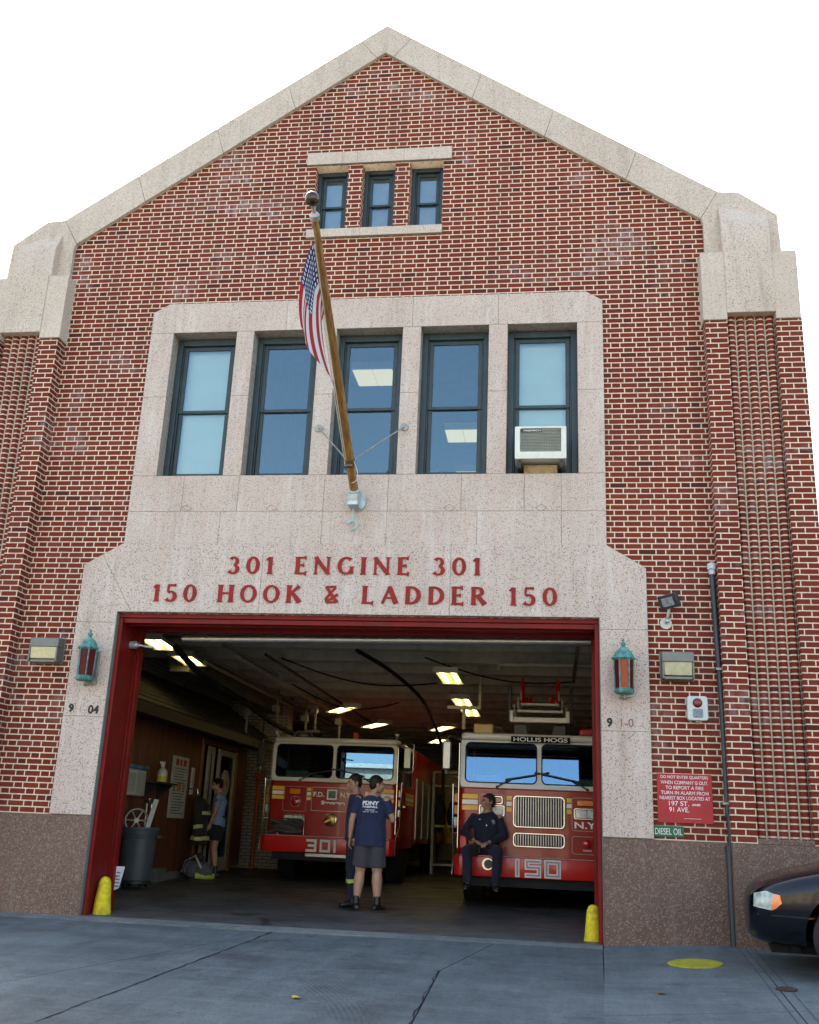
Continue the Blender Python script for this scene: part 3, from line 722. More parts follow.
# ================================================================== THINGS ON THE FRONT WALL
M_redpane = None
def lamp_glass(name, col):
    n = N(name); t = n.n('ShaderNodeBsdfTranslucent'); t.inputs[0].default_value = (*col, 1)
    m = n.pbr(n.mix(n.noise(n.obj(), 18, 3), col, tuple(c * .5 for c in col)), .4, 0, n.bump(n.noise(n.obj(), 60, 2), .3, .003), Specular_IOR_Level=.2); return m
M_redpane = lamp_glass('ruby_glass', (.12, .004, .006)); M_amberpane = lamp_glass('faded_amber_glass', (.42, .085, .03))
def lantern(loc, label, mid, rz):
    t = thing('wall_lantern', label, 'lantern', loc, 0, 'copper lanterns beside the vehicle door')
    hexa = lambda r, z, y0=-.17: [(r * math.cos(R(60 * k + 30 + rz)), y0 + r * math.sin(R(60 * k + 30 + rz)), z) for k in range(6)]
    def hexloft(rs, name, m, par=t, **kw):
        g = G(); L = [hexa(r, z) for r, z in rs]; vs = [v for l in L for v in l]; fs = [tuple(range(5, -1, -1)), tuple(range(len(vs) - 6, len(vs)))]
        for a in range(len(L) - 1):
            for k in range(6): fs.append((a * 6 + k, a * 6 + (k + 1) % 6, a * 6 + 6 + (k + 1) % 6, a * 6 + 6 + k))
        g._new(vs, fs); return g.build(name, m, par, **kw)
    r = hexloft([(.125, .40), (.135, .405), (.135, .42), (.118, .43), (.085, .49), (.045, .525), (.03, .53), (.028, .545)], 'cap', M_copper, bevel=.003)
    g = G(); g.lathe([(.012, .545), (.024, .56), (.03, .575), (.024, .592), (.01, .60), (.016, .615), (.004, .64)], 14, (0, -.17, 0)); g.build('finial', M_copper, r, smooth=60)
    hexloft([(.085, .02), (.105, .03), (.115, .055), (.10, .07)], 'tray', M_copper, bevel=.003)
    g = G()
    for a, b in zip(hexa(.098, .07), hexa(.108, .40)): g.tube([a, b], .008, 6)
    for z, rr in ((.075, .098), (.395, .108)):
        h = hexa(rr, z)
        for k in range(6): g.tube([h[k], h[(k + 1) % 6]], .006, 6)
    g.build('cage', M_copper, t)
    lo, hi = hexa(.092, .075), hexa(.101, .395)
    for k in range(6):
        g = G(); c = Vector((0, -.17, .23))
        f = [Vector(p) for p in (lo[k], lo[(k + 1) % 6], hi[(k + 1) % 6], hi[k])]
        g._new([tuple(p) for p in f] + [tuple(p + (Vector((c.x, c.y, p.z)) - p) * .04) for p in f], [(0, 1, 2, 3), (7, 6, 5, 4), (0, 4, 5, 1), (1, 5, 6, 2), (2, 6, 7, 3), (3, 7, 4, 0)])
        ang = (60 * k + 60 + rz) % 360
        o = g.build('pane', M_amberpane if (mid and 240 < ang < 300) else M_redpane, t)
        if mid and 240 < ang < 300: o['label'] = 'faded amber pane'
    g = G(); g.box(-.035, .085, -.045, -.001, 0, .40); g.box(-.02, .02, -.10, -.046, -.02, .03); g.tube([(0, -.16, .02), (0, -.16, -.02), (0, -.10, -.03)], .012, 8)
    g.build('wall_bracket', M_steel, t, bevel=.004)
    return t
lantern((.775, -.056, 2.565), 'green copper lantern with a faded amber middle pane on the right stone jamb', True, 30)
lantern((-5.50, -.056, 2.575), 'green copper lantern with deep red panes on the left stone jamb', False, 30)
M_lens = mat('yellowed_polycarbonate', (.46, .41, .22), .3, var=.12, scale=30, coat=.3)
M_lens2 = mat('clouded_polycarbonate', (.36, .34, .20), .4, var=.15, scale=20, coat=.3)
M_bronze = mat('bronze_housing', (.17, .165, .145), .5, .4, var=.15)
def wallpack(loc, label, w, h, lens):
    t = thing('wall_pack_light', label, 'wall light', loc, 0, 'box lights on the brick')
    g = G(); g.prism([(-.005, h), (-.17, h * .96), (-.18, h * .60), (-.005, h * .60)], -w / 2, w / 2, 'x'); g.box(-w / 2, w / 2, -.05, -.004, 0, h * .60)
    g.box(-w / 2 - .012, w / 2 + .012, -.018, -.003, -.01, h + .01)
    g.build('housing', M_bronze, t, bevel=.006)
    g = G(); g.prism([(-.052, h * .595), (-.175, h * .595), (-.165, h * .12), (-.10, .03), (-.052, .03)], -w / 2 + .02, w / 2 - .02, 'x'); g.build('lens', lens, t, bevel=.008)
    g = G(); g.box(-w / 2, -w / 2 + .018, -.178, -.052, .0, h * .595); g.box(w / 2 - .018, w / 2, -.178, -.052, .0, h * .595); g.box(-w / 2 + .019, w / 2 - .019, -.16, -.052, -.005, .025)
    g.build('bezel', M_bronze, t, bevel=.004)
wallpack((-6.10, 0, 2.825), 'yellowed box light left of the left copper lantern, under no lamp', .365, .30, M_lens)
wallpack((1.37, 0, 2.775), 'clouded box light with grey hood under the black floodlight', .345, .31, M_lens2)
bpy.data.objects['wall_pack_light']['label'] = 'bronze box light with yellowed lens on brick left of the red lantern'
# floodlight
t = thing('floodlight', 'small black square floodlight on a round white wall plate above the box light', 'floodlight', (1.27, 0, 3.42))
g = G(); g.tube([(0, -.001, 0), (0, -.03, 0)], [.068, .064], 24); g.build('wall_plate', mat('cream_paint', (.58, .55, .48), .5, dirt=.3), t, smooth=40)
g = G(); g.tube([(0, -.03, 0), (.01, -.07, .02), (.02, -.10, .09), (.03, -.12, .16)], .017, 10); g.ball((.01, -.07, .02), .025); g.build('arm', M_galv, t, smooth=60)
g = G(); g.T = Matrix.Translation((.045, -.15, .23)) @ Matrix.Rotation(R(-38), 4, 'Z') @ Matrix.Rotation(R(22), 4, 'X') @ Matrix.Rotation(R(-6), 4, 'Y')
g.prism([(-.12, -.075), (.12, -.075), (.12, .085), (-.12, .085)], -.06, .0); g.prism([(-.07, -.05), (.07, -.05), (.06, .06), (-.06, .06)], .001, .06)
g.build('housing', M_blkp, t, bevel=.008)
g = G(); g.T = Matrix.Translation((.045, -.15, .23)) @ Matrix.Rotation(R(-38), 4, 'Z') @ Matrix.Rotation(R(22), 4, 'X') @ Matrix.Rotation(R(-6), 4, 'Y')
g.box(-.075, .075, -.064, -.061, -.045, .052); g.build('lens', mat('floodlight_glass', (.20, .22, .22), .1, var=.5, scale=20, coat=.6), t)
# fire alarm / entry box
t = thing('alarm_box', 'pale grey alarm box with a round red button and square speaker on brick', 'alarm box', (1.57, 0, 2.335))
plate('case', [rrect(-.11, .11, 0, .265, .03)], -.09, -.002, mat('pale_grey_enamel', (.52, .58, .55), .4, dirt=.25), t, bev=.008)
g = G(); g.tube([(0, -.0905, .19), (0, -.105, .19), (0, -.118, .19)], [.052, .048, .03], 24); g.build('button', mat('dark_red_button', (.16, .008, .008), .35, coat=.3), t, smooth=50)
plate('speaker', [rrect(-.055, .055, .03, .125, .015)], -.096, -.0905, mat('grey_grille', (.22, .25, .26), .6, scale=60, var=.4), t, bev=.002)
g = G(); g.box(.106, .12, -.06, -.03, .18, .21); g.box(.106, .12, -.06, -.03, .03, .06); g.box(-.02, .02, -.05, -.02, -.015, 0); g.build('hinge', M_steel, t)
# signs
t = thing('warning_sign', 'faded red sign with white lettering about entering quarters, on brick', 'sign', (1.405, 0, 1.255))
plate('panel', [rrect(-.29, .29, 0, .51, .008, 2)], -.014, -.003, mat('faded_red_sign', (.40, .032, .035), .5, var=.12, dirt=.12), t, bev=.001)
M_sw = mat('sign_lettering_white', (.74, .68, .68), .6, var=.2, scale=30)
L = ['DO NOT ENTER QUARTERS', 'WHEN COMPANY IS OUT.', 'TO REPORT A FIRE', 'TURN IN ALARM FROM', 'NEAREST BOX LOCATED AT']
W_ = [.50, .50, .40, .50, .53]
b = bmesh.new()
def fit(b, s, w, h, x, y, z, bold=.0):
    me = text_mesh(s, 1.0, .0015 / 1, bold); xs = [v.co.x for v in me.vertices]; zs = [v.co.z for v in me.vertices]
    sx = w / (max(xs) - min(xs)); sz = h / (max(zs) - min(zs)); cx = (max(xs) + min(xs)) / 2; z0 = min(zs)
    for v in me.vertices: v.co = Vector(((v.co.x - cx) * sx + x, v.co.y + y, (v.co.z - z0) * sz + z))
    b.from_mesh(me); bpy.data.meshes.remove(me)
def textobj(name, items, m, parent=None):
    b = bmesh.new()
    for it in items: fit(b, *it)
    me = bpy.data.meshes.new(name); b.to_mesh(me); b.free(); return finish(bpy.data.objects.new(name, me), name, m, parent)
textobj('lettering', [(s, w, .036, 0, -.0155, .455 - i * .054, .006) for i, (s, w) in enumerate(zip(L, W_))] + [('197 ST.', .21, .05, -.065, -.0155, .175, .008), ('AND', .09, .022, .115, -.0155, .18, .03), ('91 AVE.', .21, .05, -.065, -.0155, .112, .008)], M_sw, t)
g = G(); g.box(-.02, .16, -.0152, -.0142, .045, .049); g.build('fine_print', M_sw, t)
t = thing('diesel_sign', 'small green DIESEL OIL plate below the red sign', 'sign', (1.222, 0, 1.108))
plate('panel', [rrect(-.16, .16, 0, .112, .006, 2)], -.012, -.003, mat('green_sign', (.02, .13, .065), .5, dirt=.2), t, bev=.001)
textobj('lettering', [('DIESEL OIL', .285, .066, 0, -.0135, .022, .008)], mat('sign_lettering_cream', (.62, .64, .56), .6, var=.2, scale=40), t)
# standpipe on the right
M_pipe = mat('black_bitumen_pipe', (.022, .028, .036), .42, var=.35, dirt=.25)
t = thing('vent_pipe', 'tall black vent pipe with pale cap running up the brick by the right pier', 'pipe', (1.80, -.08, 0))
g = G(); g.tube([(.035, 0, 1.35), (.03, 0, 2.5), (-.005, 0, 4.0)], .031, 14); g.build('upper_pipe', M_pipe, t, smooth=60)
g = G(); g.tube([(.035, 0, .0), (.035, 0, .95), (.04, 0, 1.0)], .040, 14); g.tube([(.04, 0, 1.0), (.055, -.03, 1.14), (.05, 0, 1.32), (.035, 0, 1.37)], .034, 14); g.tube([(.04, 0, .98), (.04, 0, 1.04)], .052, 14)
g.tube([(.035, 0, .38), (.035, 0, .43)], .05, 14); g.build('lower_pipe', M_pipe, t, smooth=60)
g = G(); g.tube([(.09, .0, .0), (.09, .0, 1.02)], .022, 12); g.build('side_pipe', M_pipe, t, smooth=60)
g = G(); g.lathe([(.036, 3.98), (.036, 4.03), (.052, 4.04), (.052, 4.10), (.03, 4.115)], 18, (-.005, 0, 0)); g.build('vent_cap', mat('whitewashed_cap', (.55, .58, .62), .5, dirt=.4), t, smooth=50)
g = G()
for z in (1.47, 2.9): g.box(-.03, .10, -.045, -.034, z - .012, z + .012); g.box(.09, .10, -.045, .078, z - .012, z + .012); g.box(-.03, -.02, -.045, .078, z - .012, z + .012)
g.build('clamp', M_steel, t)
# air conditioner in the right-hand window
t = thing('air_conditioner', 'white window air conditioner with grey grille jutting from the rightmost window', 'air conditioner', (-.145, 0, 5.345))
g = G(); g.box(-.305, .305, -.17, .33, .03, .43); g.build('case', mat('off_white_case', (.66, .64, .56), .45, dirt=.18), t, bevel=.012)
plate('face_frame', [rrect(-.307, .307, .02, .435, .012), rrect(-.245, .245, .11, .41, .01)[::-1]], -.20, -.171, mat('off_white_case', None), t, bev=.004)
M_gr = mat('grey_louvre', (.19, .20, .17), .5, .2)
g = G()
for k in range(15): g.box(-.244, .244, -.185, -.175, .118 + k * .0193, .127 + k * .0193)
for k in range(24): g.box(-.24 + k * .0205, -.236 + k * .0205, -.183, -.172, .112, .408)
g.build('grille', M_gr, t)
textobj('badge', [('FRIEDRICH', .20, .022, -.10, -.192, .372, .01)], M_wht, t)
g = G(); g.box(-.125 - .11, .012, -.1905, -.186, .365, .40); g.build('badge_plate', M_blkp, t)
g = G(); g.box(-.26, -.235, -.15, .25, -.07, .018); g.box(.235, .26, -.15, .25, -.07, .018); g.build('support_bracket', M_blkp, t)
g = G(); g.box(-.20, .20, -.02, .15, -.105, .0); g.build('sill_board', mat('rust_stained_board', (.36, .25, .13), .8, var=.5, scale=9, dirt=.4), t)
# flagpole and flag
PB = Vector((-2.39, -.13, 4.93)); PT = Vector((-2.385, -2.99, 6.945)); PD = (PT - PB).normalized()
t = thing('flagpole', 'varnished wooden flagpole slanting out from a galvanized wall socket above the inscription', 'flagpole', (0, 0, 0))
M_pole = N('varnished_pole'); co = M_pole.obj()
c_ = M_pole.mix(M_pole.ramp(M_pole.noise(M_pole.mapping(co, scale=(18, 2, 2)), 3, 6, .7), [(.35, 0.0), (.65, 1.0)]), (.11, .045, .01), (.34, .17, .04))
M_pole = M_pole.pbr(c_, .3, 0, Coat_Weight=.5)
g = G(); g.tube([PB, PB + PD * 1.2, PT], [.054, .052, .034], 18); g.build('shaft', M_pole, t, smooth=60)
g = G(); g.cyl(PT - PD * .03, PT + PD * .02, .05); g.cyl(PT + PD * .02, PT + PD * .05, .055, .03); g.cyl(PT + PD * .05, PT + PD * .13, .022, .02); g.build('truck', M_steel, t, smooth=40)
g = G(); g.ball(PT + PD * .19, .075, n=24, m=16); g.build('ball', mat('tarnished_gilt_ball', (.10, .075, .06), .2, .85, var=.4), t, smooth=180)
g = G()
g.tube([(-2.375, -.036, 4.87), (-2.375, -.07, 4.87)], [.12, .112], 32); g.build('wall_flange', M_galv, t, smooth=40)
g = G(); g.cyl(PB - PD * .10, PB + PD * .10, .072, .066); g.box(-2.455, -2.325, -.26, -.06, 4.77, 4.83); g.prism([(-.06, 4.83), (-.25, 4.80), (-.28, 4.90), (-.16, 5.0), (-.06, 5.0)], -2.45, -2.33, 'x'); g.build('socket', M_galv, t, bevel=.008)
g = G()
for x in (-2.92, -1.83): g.tube([(x, -.036, 5.855), (x, -.055, 5.855), (x, -.062, 5.855)], [.05, .048, .02], 20)
g.build('stay_rosette', M_steel, t, smooth=40)
PC = PB + PD * .50
g = G()
for x in (-2.92, -1.83): g.tube([(x, -.06, 5.855), tuple(PC + Vector((.05 * (1 if x > -2.39 else -1), 0, .03)))], .009, 8)
g.build('stay_rod', M_steel, t, smooth=60)
g = G(); g.cyl(PC - PD * .04, PC + PD * .04, .060, .060); g.box(-2.43, -2.35, PC.y - .05, PC.y + .02, PC.z - .075, PC.z - .05); g.build('stay_collar', mat('rusty_collar', (.16, .10, .05), .6, .5, var=.4, scale=20), t, smooth=40)
g = G()
for s_ in (-.055, -.035):
    P = [PC + Vector((s_, 0, -.04)) + PD * (2.75 * k / 14) + Vector((0, 0, -.03 * math.sin(PI * k / 14))) for k in range(15)]
    g.tube(P, .006, 6)
lp = [PC + Vector((.04 + .07 * math.sin(PI * k / 10), -.03, -.30 * math.sin(PI * k / 20) + .02)) for k in range(11)]
g.tube(lp, .005, 6); g.build('halyard', mat('halyard_rope', (.55, .50, .40), .8), t, smooth=60)
g = G(); g.tube([(-2.40, -.11, 4.78), (-2.40, -.13, 4.62), (-2.40, -.13, 4.60)], [.014, .012, .012], 10)
g.tube([(-2.40 + .055 * math.cos(a), -.13, 4.55 + .055 * math.sin(a)) for a in [PI / 2 - k * .42 for k in range(-3, 9)]][::-1], [.010 + .001 * k for k in range(12)], 10)
g.build('cleat_hook', mat('pale_green_iron', (.36, .48, .46), .5, dirt=.3), t, smooth=60)
# flag: hoist along the pole, the fly hanging in folds
def flag_mat():
    n = N('flag_cloth'); uv = n.n('ShaderNodeUVMap'); u, v, _ = n.sep(uv.outputs[0])     # u fly 0..1, v hoist 0 top ..1 bottom
    sidx = n.math('FLOOR', n.math('MULTIPLY', v, 13.0)); red = n.math('LESS_THAN', n.math('FLOORED_MODULO', sidx, 2), .5)
    c = n.mix(red, (.66, .64, .62), (.45, .012, .022))
    can = n.math('MULTIPLY', n.math('LESS_THAN', u, .42), n.math('LESS_THAN', v, 7 / 13))
    su = n.math('DIVIDE', u, .42 / 9); sv = n.math('DIVIDE', v, 7 / 13 / 7)
    fu = n.math('SUBTRACT', n.math('FRACT', su), .5); fv = n.math('SUBTRACT', n.math('FRACT', sv), .5)
    r2 = n.math('ADD', n.math('MULTIPLY', fu, fu), n.math('MULTIPLY', fv, fv))
    star = n.math('LESS_THAN', r2, .085)
    c = n.mix(can, c, n.mix(star, (.012, .028, .15), (.66, .66, .66)))
    d = n.n('ShaderNodeBsdfPrincipled'); n.set(d.inputs['Base Color'], c); d.inputs['Roughness'].default_value = .7
    tr = n.n('ShaderNodeBsdfTranslucent'); n.set(tr.inputs[0], c)
    mx = n.n('ShaderNodeMixShader'); mx.inputs[0].default_value = .4; n.t.links.new(d.outputs[0], mx.inputs[1]); n.t.links.new(tr.outputs[0], mx.inputs[2]); n.t.links.new(mx.outputs[0], n.out.inputs[0])
    return n.m
NU, NV = 46, 54
FA = PT - PD * .22; HL = .80
vs, uvs = [], []
for i in range(NU + 1):
    u = i / NU
    for j in range(NV + 1):
        v = j / NV
        p0 = FA - PD * (v * HL) + Vector((-.045, 0, -.05))
        hang = min(1, u / .10)
        fold = math.sin(v * 3.0 * PI + .4 + u * .9) * .05 * hang * (.35 + .9 * u)
        p = Vector(p0)
        p.z -= u * 1.04 * (1 - .16 * (1 - v) * u)
        p.y = p0.y + hang * u * (.20 * (.5 - v)) + fold * .9
        p.x += fold * .5 - .085 * math.sin(PI * min(1, u * .8)) * (1 - v) ** .8 - .02 * hang + .15 * u * u * (v + .15) + .20 * u * (v - .42)
        vs.append(p); uvs.append((u, v))
fs = [(i * (NV + 1) + j, i * (NV + 1) + j + 1, (i + 1) * (NV + 1) + j + 1, (i + 1) * (NV + 1) + j) for i in range(NU) for j in range(NV)]
me = bpy.data.meshes.new('flag'); me.from_pydata([tuple(v) for v in vs], [], fs); ul = me.uv_layers.new(name='UVMap')
for lp_ in me.loops: ul.data[lp_.index].uv = uvs[lp_.vertex_index]
o = finish(bpy.data.objects.new('flag', me), 'flag', flag_mat(), None, 180)
md = o.modifiers.new('thick', 'SOLIDIFY'); md.thickness = .002
tag(o, 'limp stars and stripes flag hanging in folds from the slanting flagpole', 'flag')
# ================================================================== FIRE TRUCKS
M_cabin = mat('cab_vinyl', (.045, .045, .05), .6)
M_seat = mat('seat_cloth', (.02, .02, .022), .8)
M_hose = mat('grey_hose', (.07, .07, .07), .7, var=.4, scale=40)
M_tread = mat('tread_plate', (.30, .30, .29), .35, .9, var=.35, scale=60, bump=.6)
M_tin = mat('cabin_paper', (.55, .60, .55), .7)
def outline(pts, r=.012): return pts
def truck(name, label, loc, dz, ladder):
    T = thing(name, label, 'fire truck', loc, 0)
    def bl(g, nm, m, par=None, **kw): return g.build(nm, m, par or T, **kw)
    # lower cab: rounded corners in plan
    def plan(w, d, r, y0=0.0): return [(x, y0 + y) for x, y in rrect(-w, w, 0, d, r, 6)]
    g = G(); g.prism(plan(1.19, 2.3, .13), .55, 1.66, 'z'); cab = bl(g, 'cab', M_red, bevel=.015)
    # upper front frame (white) with two windscreen openings, raked back
    fr = plate_mesh([rrect(-1.175, 1.175, 1.662, 2.36, .07), rrect(-1.10, -.035, 1.735, 2.325, .075)[::-1], rrect(.035, 1.10, 1.735, 2.325, .075)[::-1]], -.002, .07, .006)
    def rake(me):
        for v in me.vertices: v.co.y += (v.co.z - 1.66) * (.11 if ladder else .03)
    rake(fr); finish(bpy.data.objects.new('windshield_frame', fr), 'windshield_frame', M_wht, T)
    for a, b in ((-1.105, -.03), (.03, 1.105)):
        me = plate_mesh([rrect(a, b, 1.73, 2.33, .08)], .025, .033); rake(me); o = finish(bpy.data.objects.new('windshield', me), 'windshield', M_wind, T)
        me = plate_mesh([rrect(a, b, 1.73, 2.33, .08), rrect(a + .018, b - .018, 1.748, 2.312, .065)[::-1]], -.004, .02); rake(me); finish(bpy.data.objects.new('gasket', me), 'gasket', M_blk, o)
    g = G(); g.prism(plan(1.175, 2.3, .12, .0), 2.362, 2.46, 'z'); g.b.verts.ensure_lookup_table()
    bl(g, 'cab_roof', M_wht, bevel=.04, segs=3)
    g = G()
    for s in (-1, 1):
        a, b = sorted((s * 1.17, s * 1.12))
        for y0, y1 in ((.10, .16), (1.0, 1.12), (2.2, 2.29)): g.box(a, b, y0, y1, 1.661, 2.36)
        g.box(a, b, .161, .999, 1.661, 1.70); g.box(a, b, 1.121, 2.199, 1.661, 1.70)
    bl(g, 'side_pillar', M_red if not ladder else M_wht, bevel=.006)
    for s in (-1, 1):
        a, b = sorted((s * 1.15, s * 1.143)); g = G(); g.box(a, b, .161, .999, 1.701, 2.355); g.box(a, b, 1.121, 2.199, 1.701, 2.355); bl(g, 'side_window', M_wind)
    # cab interior
    g = G(); g.box(-1.1, 1.1, .12, .5, 1.50, 1.70); g.box(-1.1, 1.1, 2.2, 2.28, 1.5, 2.35); dsh = bl(g, 'dashboard', M_cabin, bevel=.03)
    for x in (.55, -.55):
        g = G(); g.box(x - .25, x + .25, .75, 1.25, 1.25, 1.42); g.box(x - .24, x + .24, 1.2, 1.32, 1.4, 2.2); s_ = bl(g, 'seat', M_seat, bevel=.06, segs=3)
    g = G(); g.tube([(.55 + .21 * math.cos(a), .48 + .10 * math.sin(a), 1.78 + .16 * math.sin(a)) for a in [2 * PI * k / 20 for k in range(20)]], .016, 8, closed=True); g.tube([(.55, .5, 1.78), (.55, .40, 1.6)], .03); bl(g, 'steering_wheel', M_blkp, smooth=60)
    g = G()
    g.box(-.95, -.55, .18, .42, 1.705, 1.86); g.box(-.45, -.25, .2, .4, 1.705, 1.80); g.box(.55, .9, .16, .3, 1.705, 1.84); bl(g, 'dashboard_papers', M_tin, bevel=.01)
    # bumper with tread top
    g = G(); pts = [(-1.21, 0.05), (-1.21, -.22), (-1.13, -.30), (1.13, -.30), (1.21, -.22), (1.21, .05)]
    g.prism(pts, .43, .705, 'z'); bl(g, 'bumper', M_redb, bevel=.012)
    g = G(); g.prism([(x * .985, y + .004) for x, y in pts], .706, .714, 'z'); bl(g, 'bumper_step', M_tread)
    g = G(); g.box(-1.0, 1.0, -.2, 2.2, .30, .425); g.box(-.45, -.3, 0, 9, .35, .54); g.box(.3, .45, 0, 9, .35, .54); bl(g, 'chassis', M_blk)
    # wheels
    for y in (1.35, 6.8):
        for s in (-1, 1):
            g = G(); w0, w1 = (.86, 1.17) if s > 0 else (-1.17, -.86); rr = .50
            zc = rr - loc[2] + (.06 if ladder else .105) + dz * 0
            prof = [(w0, rr * .6), (w0, rr - .03), (w0 + .03, rr), (w1 - .03, rr), (w1, rr - .03), (w1, rr * .6)]
            g.T = Matrix.Translation((0, y, zc)) @ Matrix.Rotation(PI / 2, 4, 'Y')
            g.lathe([(r, z) for z, r in prof], 40); wh = bl(g, 'wheel', M_blk, smooth=40)
            g = G(); g.T = Matrix.Translation((0, y, zc)) @ Matrix.Rotation(PI / 2, 4, 'Y'); g.lathe([(rr * .3, w0 + .02), (rr * .6, w0 + .05), (rr * .6, w1 - .05), (rr * .3, w1 - .02)], 24); bl(g, 'rim', M_alu, wh, smooth=40)
    # body behind
    g = G(); g.box(-1.21, 1.21, 2.35, 9.2, .62, 2.15 if ladder else 2.45); g.box(-1.12, 1.12, 2.36, 3.1, 2.16, 2.42); bl(g, 'body', M_red, bevel=.02)
    for s in (-1, 1):
        for y0, y1 in ((2.5, 3.4), (3.5, 4.5), (4.6, 5.8)):
            g = G(); a, b = sorted((s * 1.211, s * 1.225)); g.box(a, b, y0, y1, .72, 1.9)
            for k in range(22): a, b = sorted((s * 1.224, s * 1.232)); g.box(a, b, y0 + .03, y1 - .03, .76 + k * .05, .775 + k * .05)
            bl(g, 'shutter', M_alu)
    # side doors of the cab
    for s in (-1, 1):
        a, b = sorted((s * 1.19, s * 1.205)); o = plate('door', [rrect(.28, .98, .70, 1.65, .05)], 0, .014, M_red, T, bev=.003)
        o.rotation_euler = (0, 0, PI / 2); o.location = (s * 1.205 + .007, 0, 0)
        g = G(); a, b = sorted((s * 1.206, s * 1.24)); g.box(a, b, .80, .92, 1.28, 1.32); bl(g, 'handle', M_chr, o, bevel=.004).matrix_parent_inverse = o.matrix_basis.inverted()
    # side chevron stripes
    for z, m in ((1.50, M_yst), (1.42, M_wst), (1.34, M_yst)):
        for x0, x1 in ((-1.13, -.90), (.90, 1.13)):
            g = G(); g.box(x0, x1, -.006, -.002, z, z + .065); bl(g, 'reflective_stripe', m)
        for x0, x1 in ((-.475, -.40), (.40, .475)):
            if not ladder and x0 > 0: continue
            g = G(); g.box(x0, x1, -.006, -.002, z - .005, z + .055); bl(g, 'reflective_stripe', m)
        for s in (-1, 1):
            g = G(); a, b = sorted((s * 1.192, s * 1.196)); g.box(a, b, 1.02, 2.25, z, z + .065)
            a, b = sorted((s * 1.2115, s * 1.2125)); g.box(a, b, 5.9, 9.0, z, z + .065); bl(g, 'reflective_stripe', m)
    # panels outlined with a thin trim line
    def trim(x0, x1, z0, z1, m=M_steel, r=.05, w=.008, y=-.006):
        return plate('panel_trim', [rrect(x0, x1, z0, z1, r), rrect(x0 + w, x1 - w, z0 + w, z1 - w, r - w)[::-1]], y, -.001, m, T)
    def disc(nm, x, z, r, m, y0=-.05, par=None, rr=None):
        g = G(); g.tube([(x, .0, z), (x, y0 * .7, z), (x, y0, z)], [r, r * .95, r * .45], 24); return bl(g, nm, m, par, smooth=50)
    def lampbox(x0, x1, z0, z1, m, nm, chrome=True, n_=1):
        if chrome: plate('lamp_bezel', [rrect(x0 - .02, x1 + .02, z0 - .02, z1 + .02, .03), rrect(x0, x1, z0, z1, .015)[::-1]], -.04, -.001, M_chr, T, bev=.004)
        w = (x1 - x0) / n_
        for k in range(n_): plate(nm, [rrect(x0 + k * w + .004, x0 + (k + 1) * w - .004, z0 + .004, z1 - .004, .015)], -.032, -.001, m, T, bev=.005)
    # wipers
    for x, sg in ((-.62, 1), (.70, -1)):
        g = G(); yb = -.03
        a = Vector((x, yb, 1.68)); b = a + Vector((.22 * sg, .02, .13)); c = b + Vector((.55 * sg, .02, .10))
        g.tube([a, b], .011, 6); g.tube([b - Vector((.1 * sg, 0, .02)), c], .010, 6); g.ball(tuple(a), .02, n=8, m=6); bl(g, 'wiper', M_blkp, smooth=60)
    # mirrors on tubular brackets
    for s in (-1, 1):
        if ladder or s < 0:
            g = G(); x0 = s * 1.19; x1 = s * (1.36 if ladder else 1.10)
            x0, x1 = s * 1.19, s * 1.38
            g.tube([(x0, .1, 2.36), (x1 * .98, -.03, 2.40), (x1, -.05, 2.34), (x1, -.05, 1.86), (x1 * .98, -.03, 1.80), (x0, .1, 1.80)], .014, 8)
            mb = bl(g, 'mirror_bracket', M_chr, smooth=60)
            g = G(); a, b = sorted((x1 - s * .075, x1 + s * .06)); g.box(a, b, -.10, -.05, 1.90, 2.32); bl(g, 'mirror', mat('mirror_shell', (.30, .31, .29), .3, .8) if ladder else M_blkp, mb, bevel=.02)
        else:
            g = G(); g.tube([(1.19, .2, 2.40), (1.42, .12, 2.40), (1.45, .12, 2.36), (1.45, .12, 1.92), (1.42, .12, 1.88), (1.19, .2, 1.88)], .018, 8)
            mb = bl(g, 'mirror_bracket', M_chr, smooth=60)
            g = G(); g.box(1.27, 1.40, .10, .14, 1.96, 2.33); bl(g, 'mirror', mat('mirror_face', (.10, .12, .11), .15, .9), mb, bevel=.01)
    # grab rails
    for s in (-1, 1):
        g = G(); x = s * 1.27
        g.tube([(x, -.02, 1.70), (x - s * .01, -.02, .95), (x - s * .05, -.20, .74), (x - s * .04, -.30, .44)], .014, 8)
        for z in (1.66, 1.0): g.tube([(x, -.02, z), (s * 1.18, .03, z)], .010, 6)
        bl(g, 'grab_rail', M_chr, smooth=60)
        g = G(); g.tube([(s * 1.185, -.03, .80), (s * 1.185, -.03, 2.30)], .009, 6); bl(g, 'side_rail', M_chr, smooth=60)
        for k in range(3):      # step lamps / valve caps up the side
            g = G(); g.box(*sorted((s * 1.20, s * 1.26)), .05, .09, 1.10 + k * .17, 1.23 + k * .17); bl(g, 'side_lamp', M_amb if k else M_clr, bevel=.01)
    # roof beacons
    g = G(); g.box(-.98, -.50, .35, .60, 2.46, 2.49); g.tube([(-.95, .5, 2.49), (-.86, .5, 2.60), (-.62, .5, 2.60), (-.53, .5, 2.49)], .016, 8); g.ball((-.74, .5, 2.53), .07, (1.5, 1, .8)); bl(g, 'beacon_guard', M_steel)
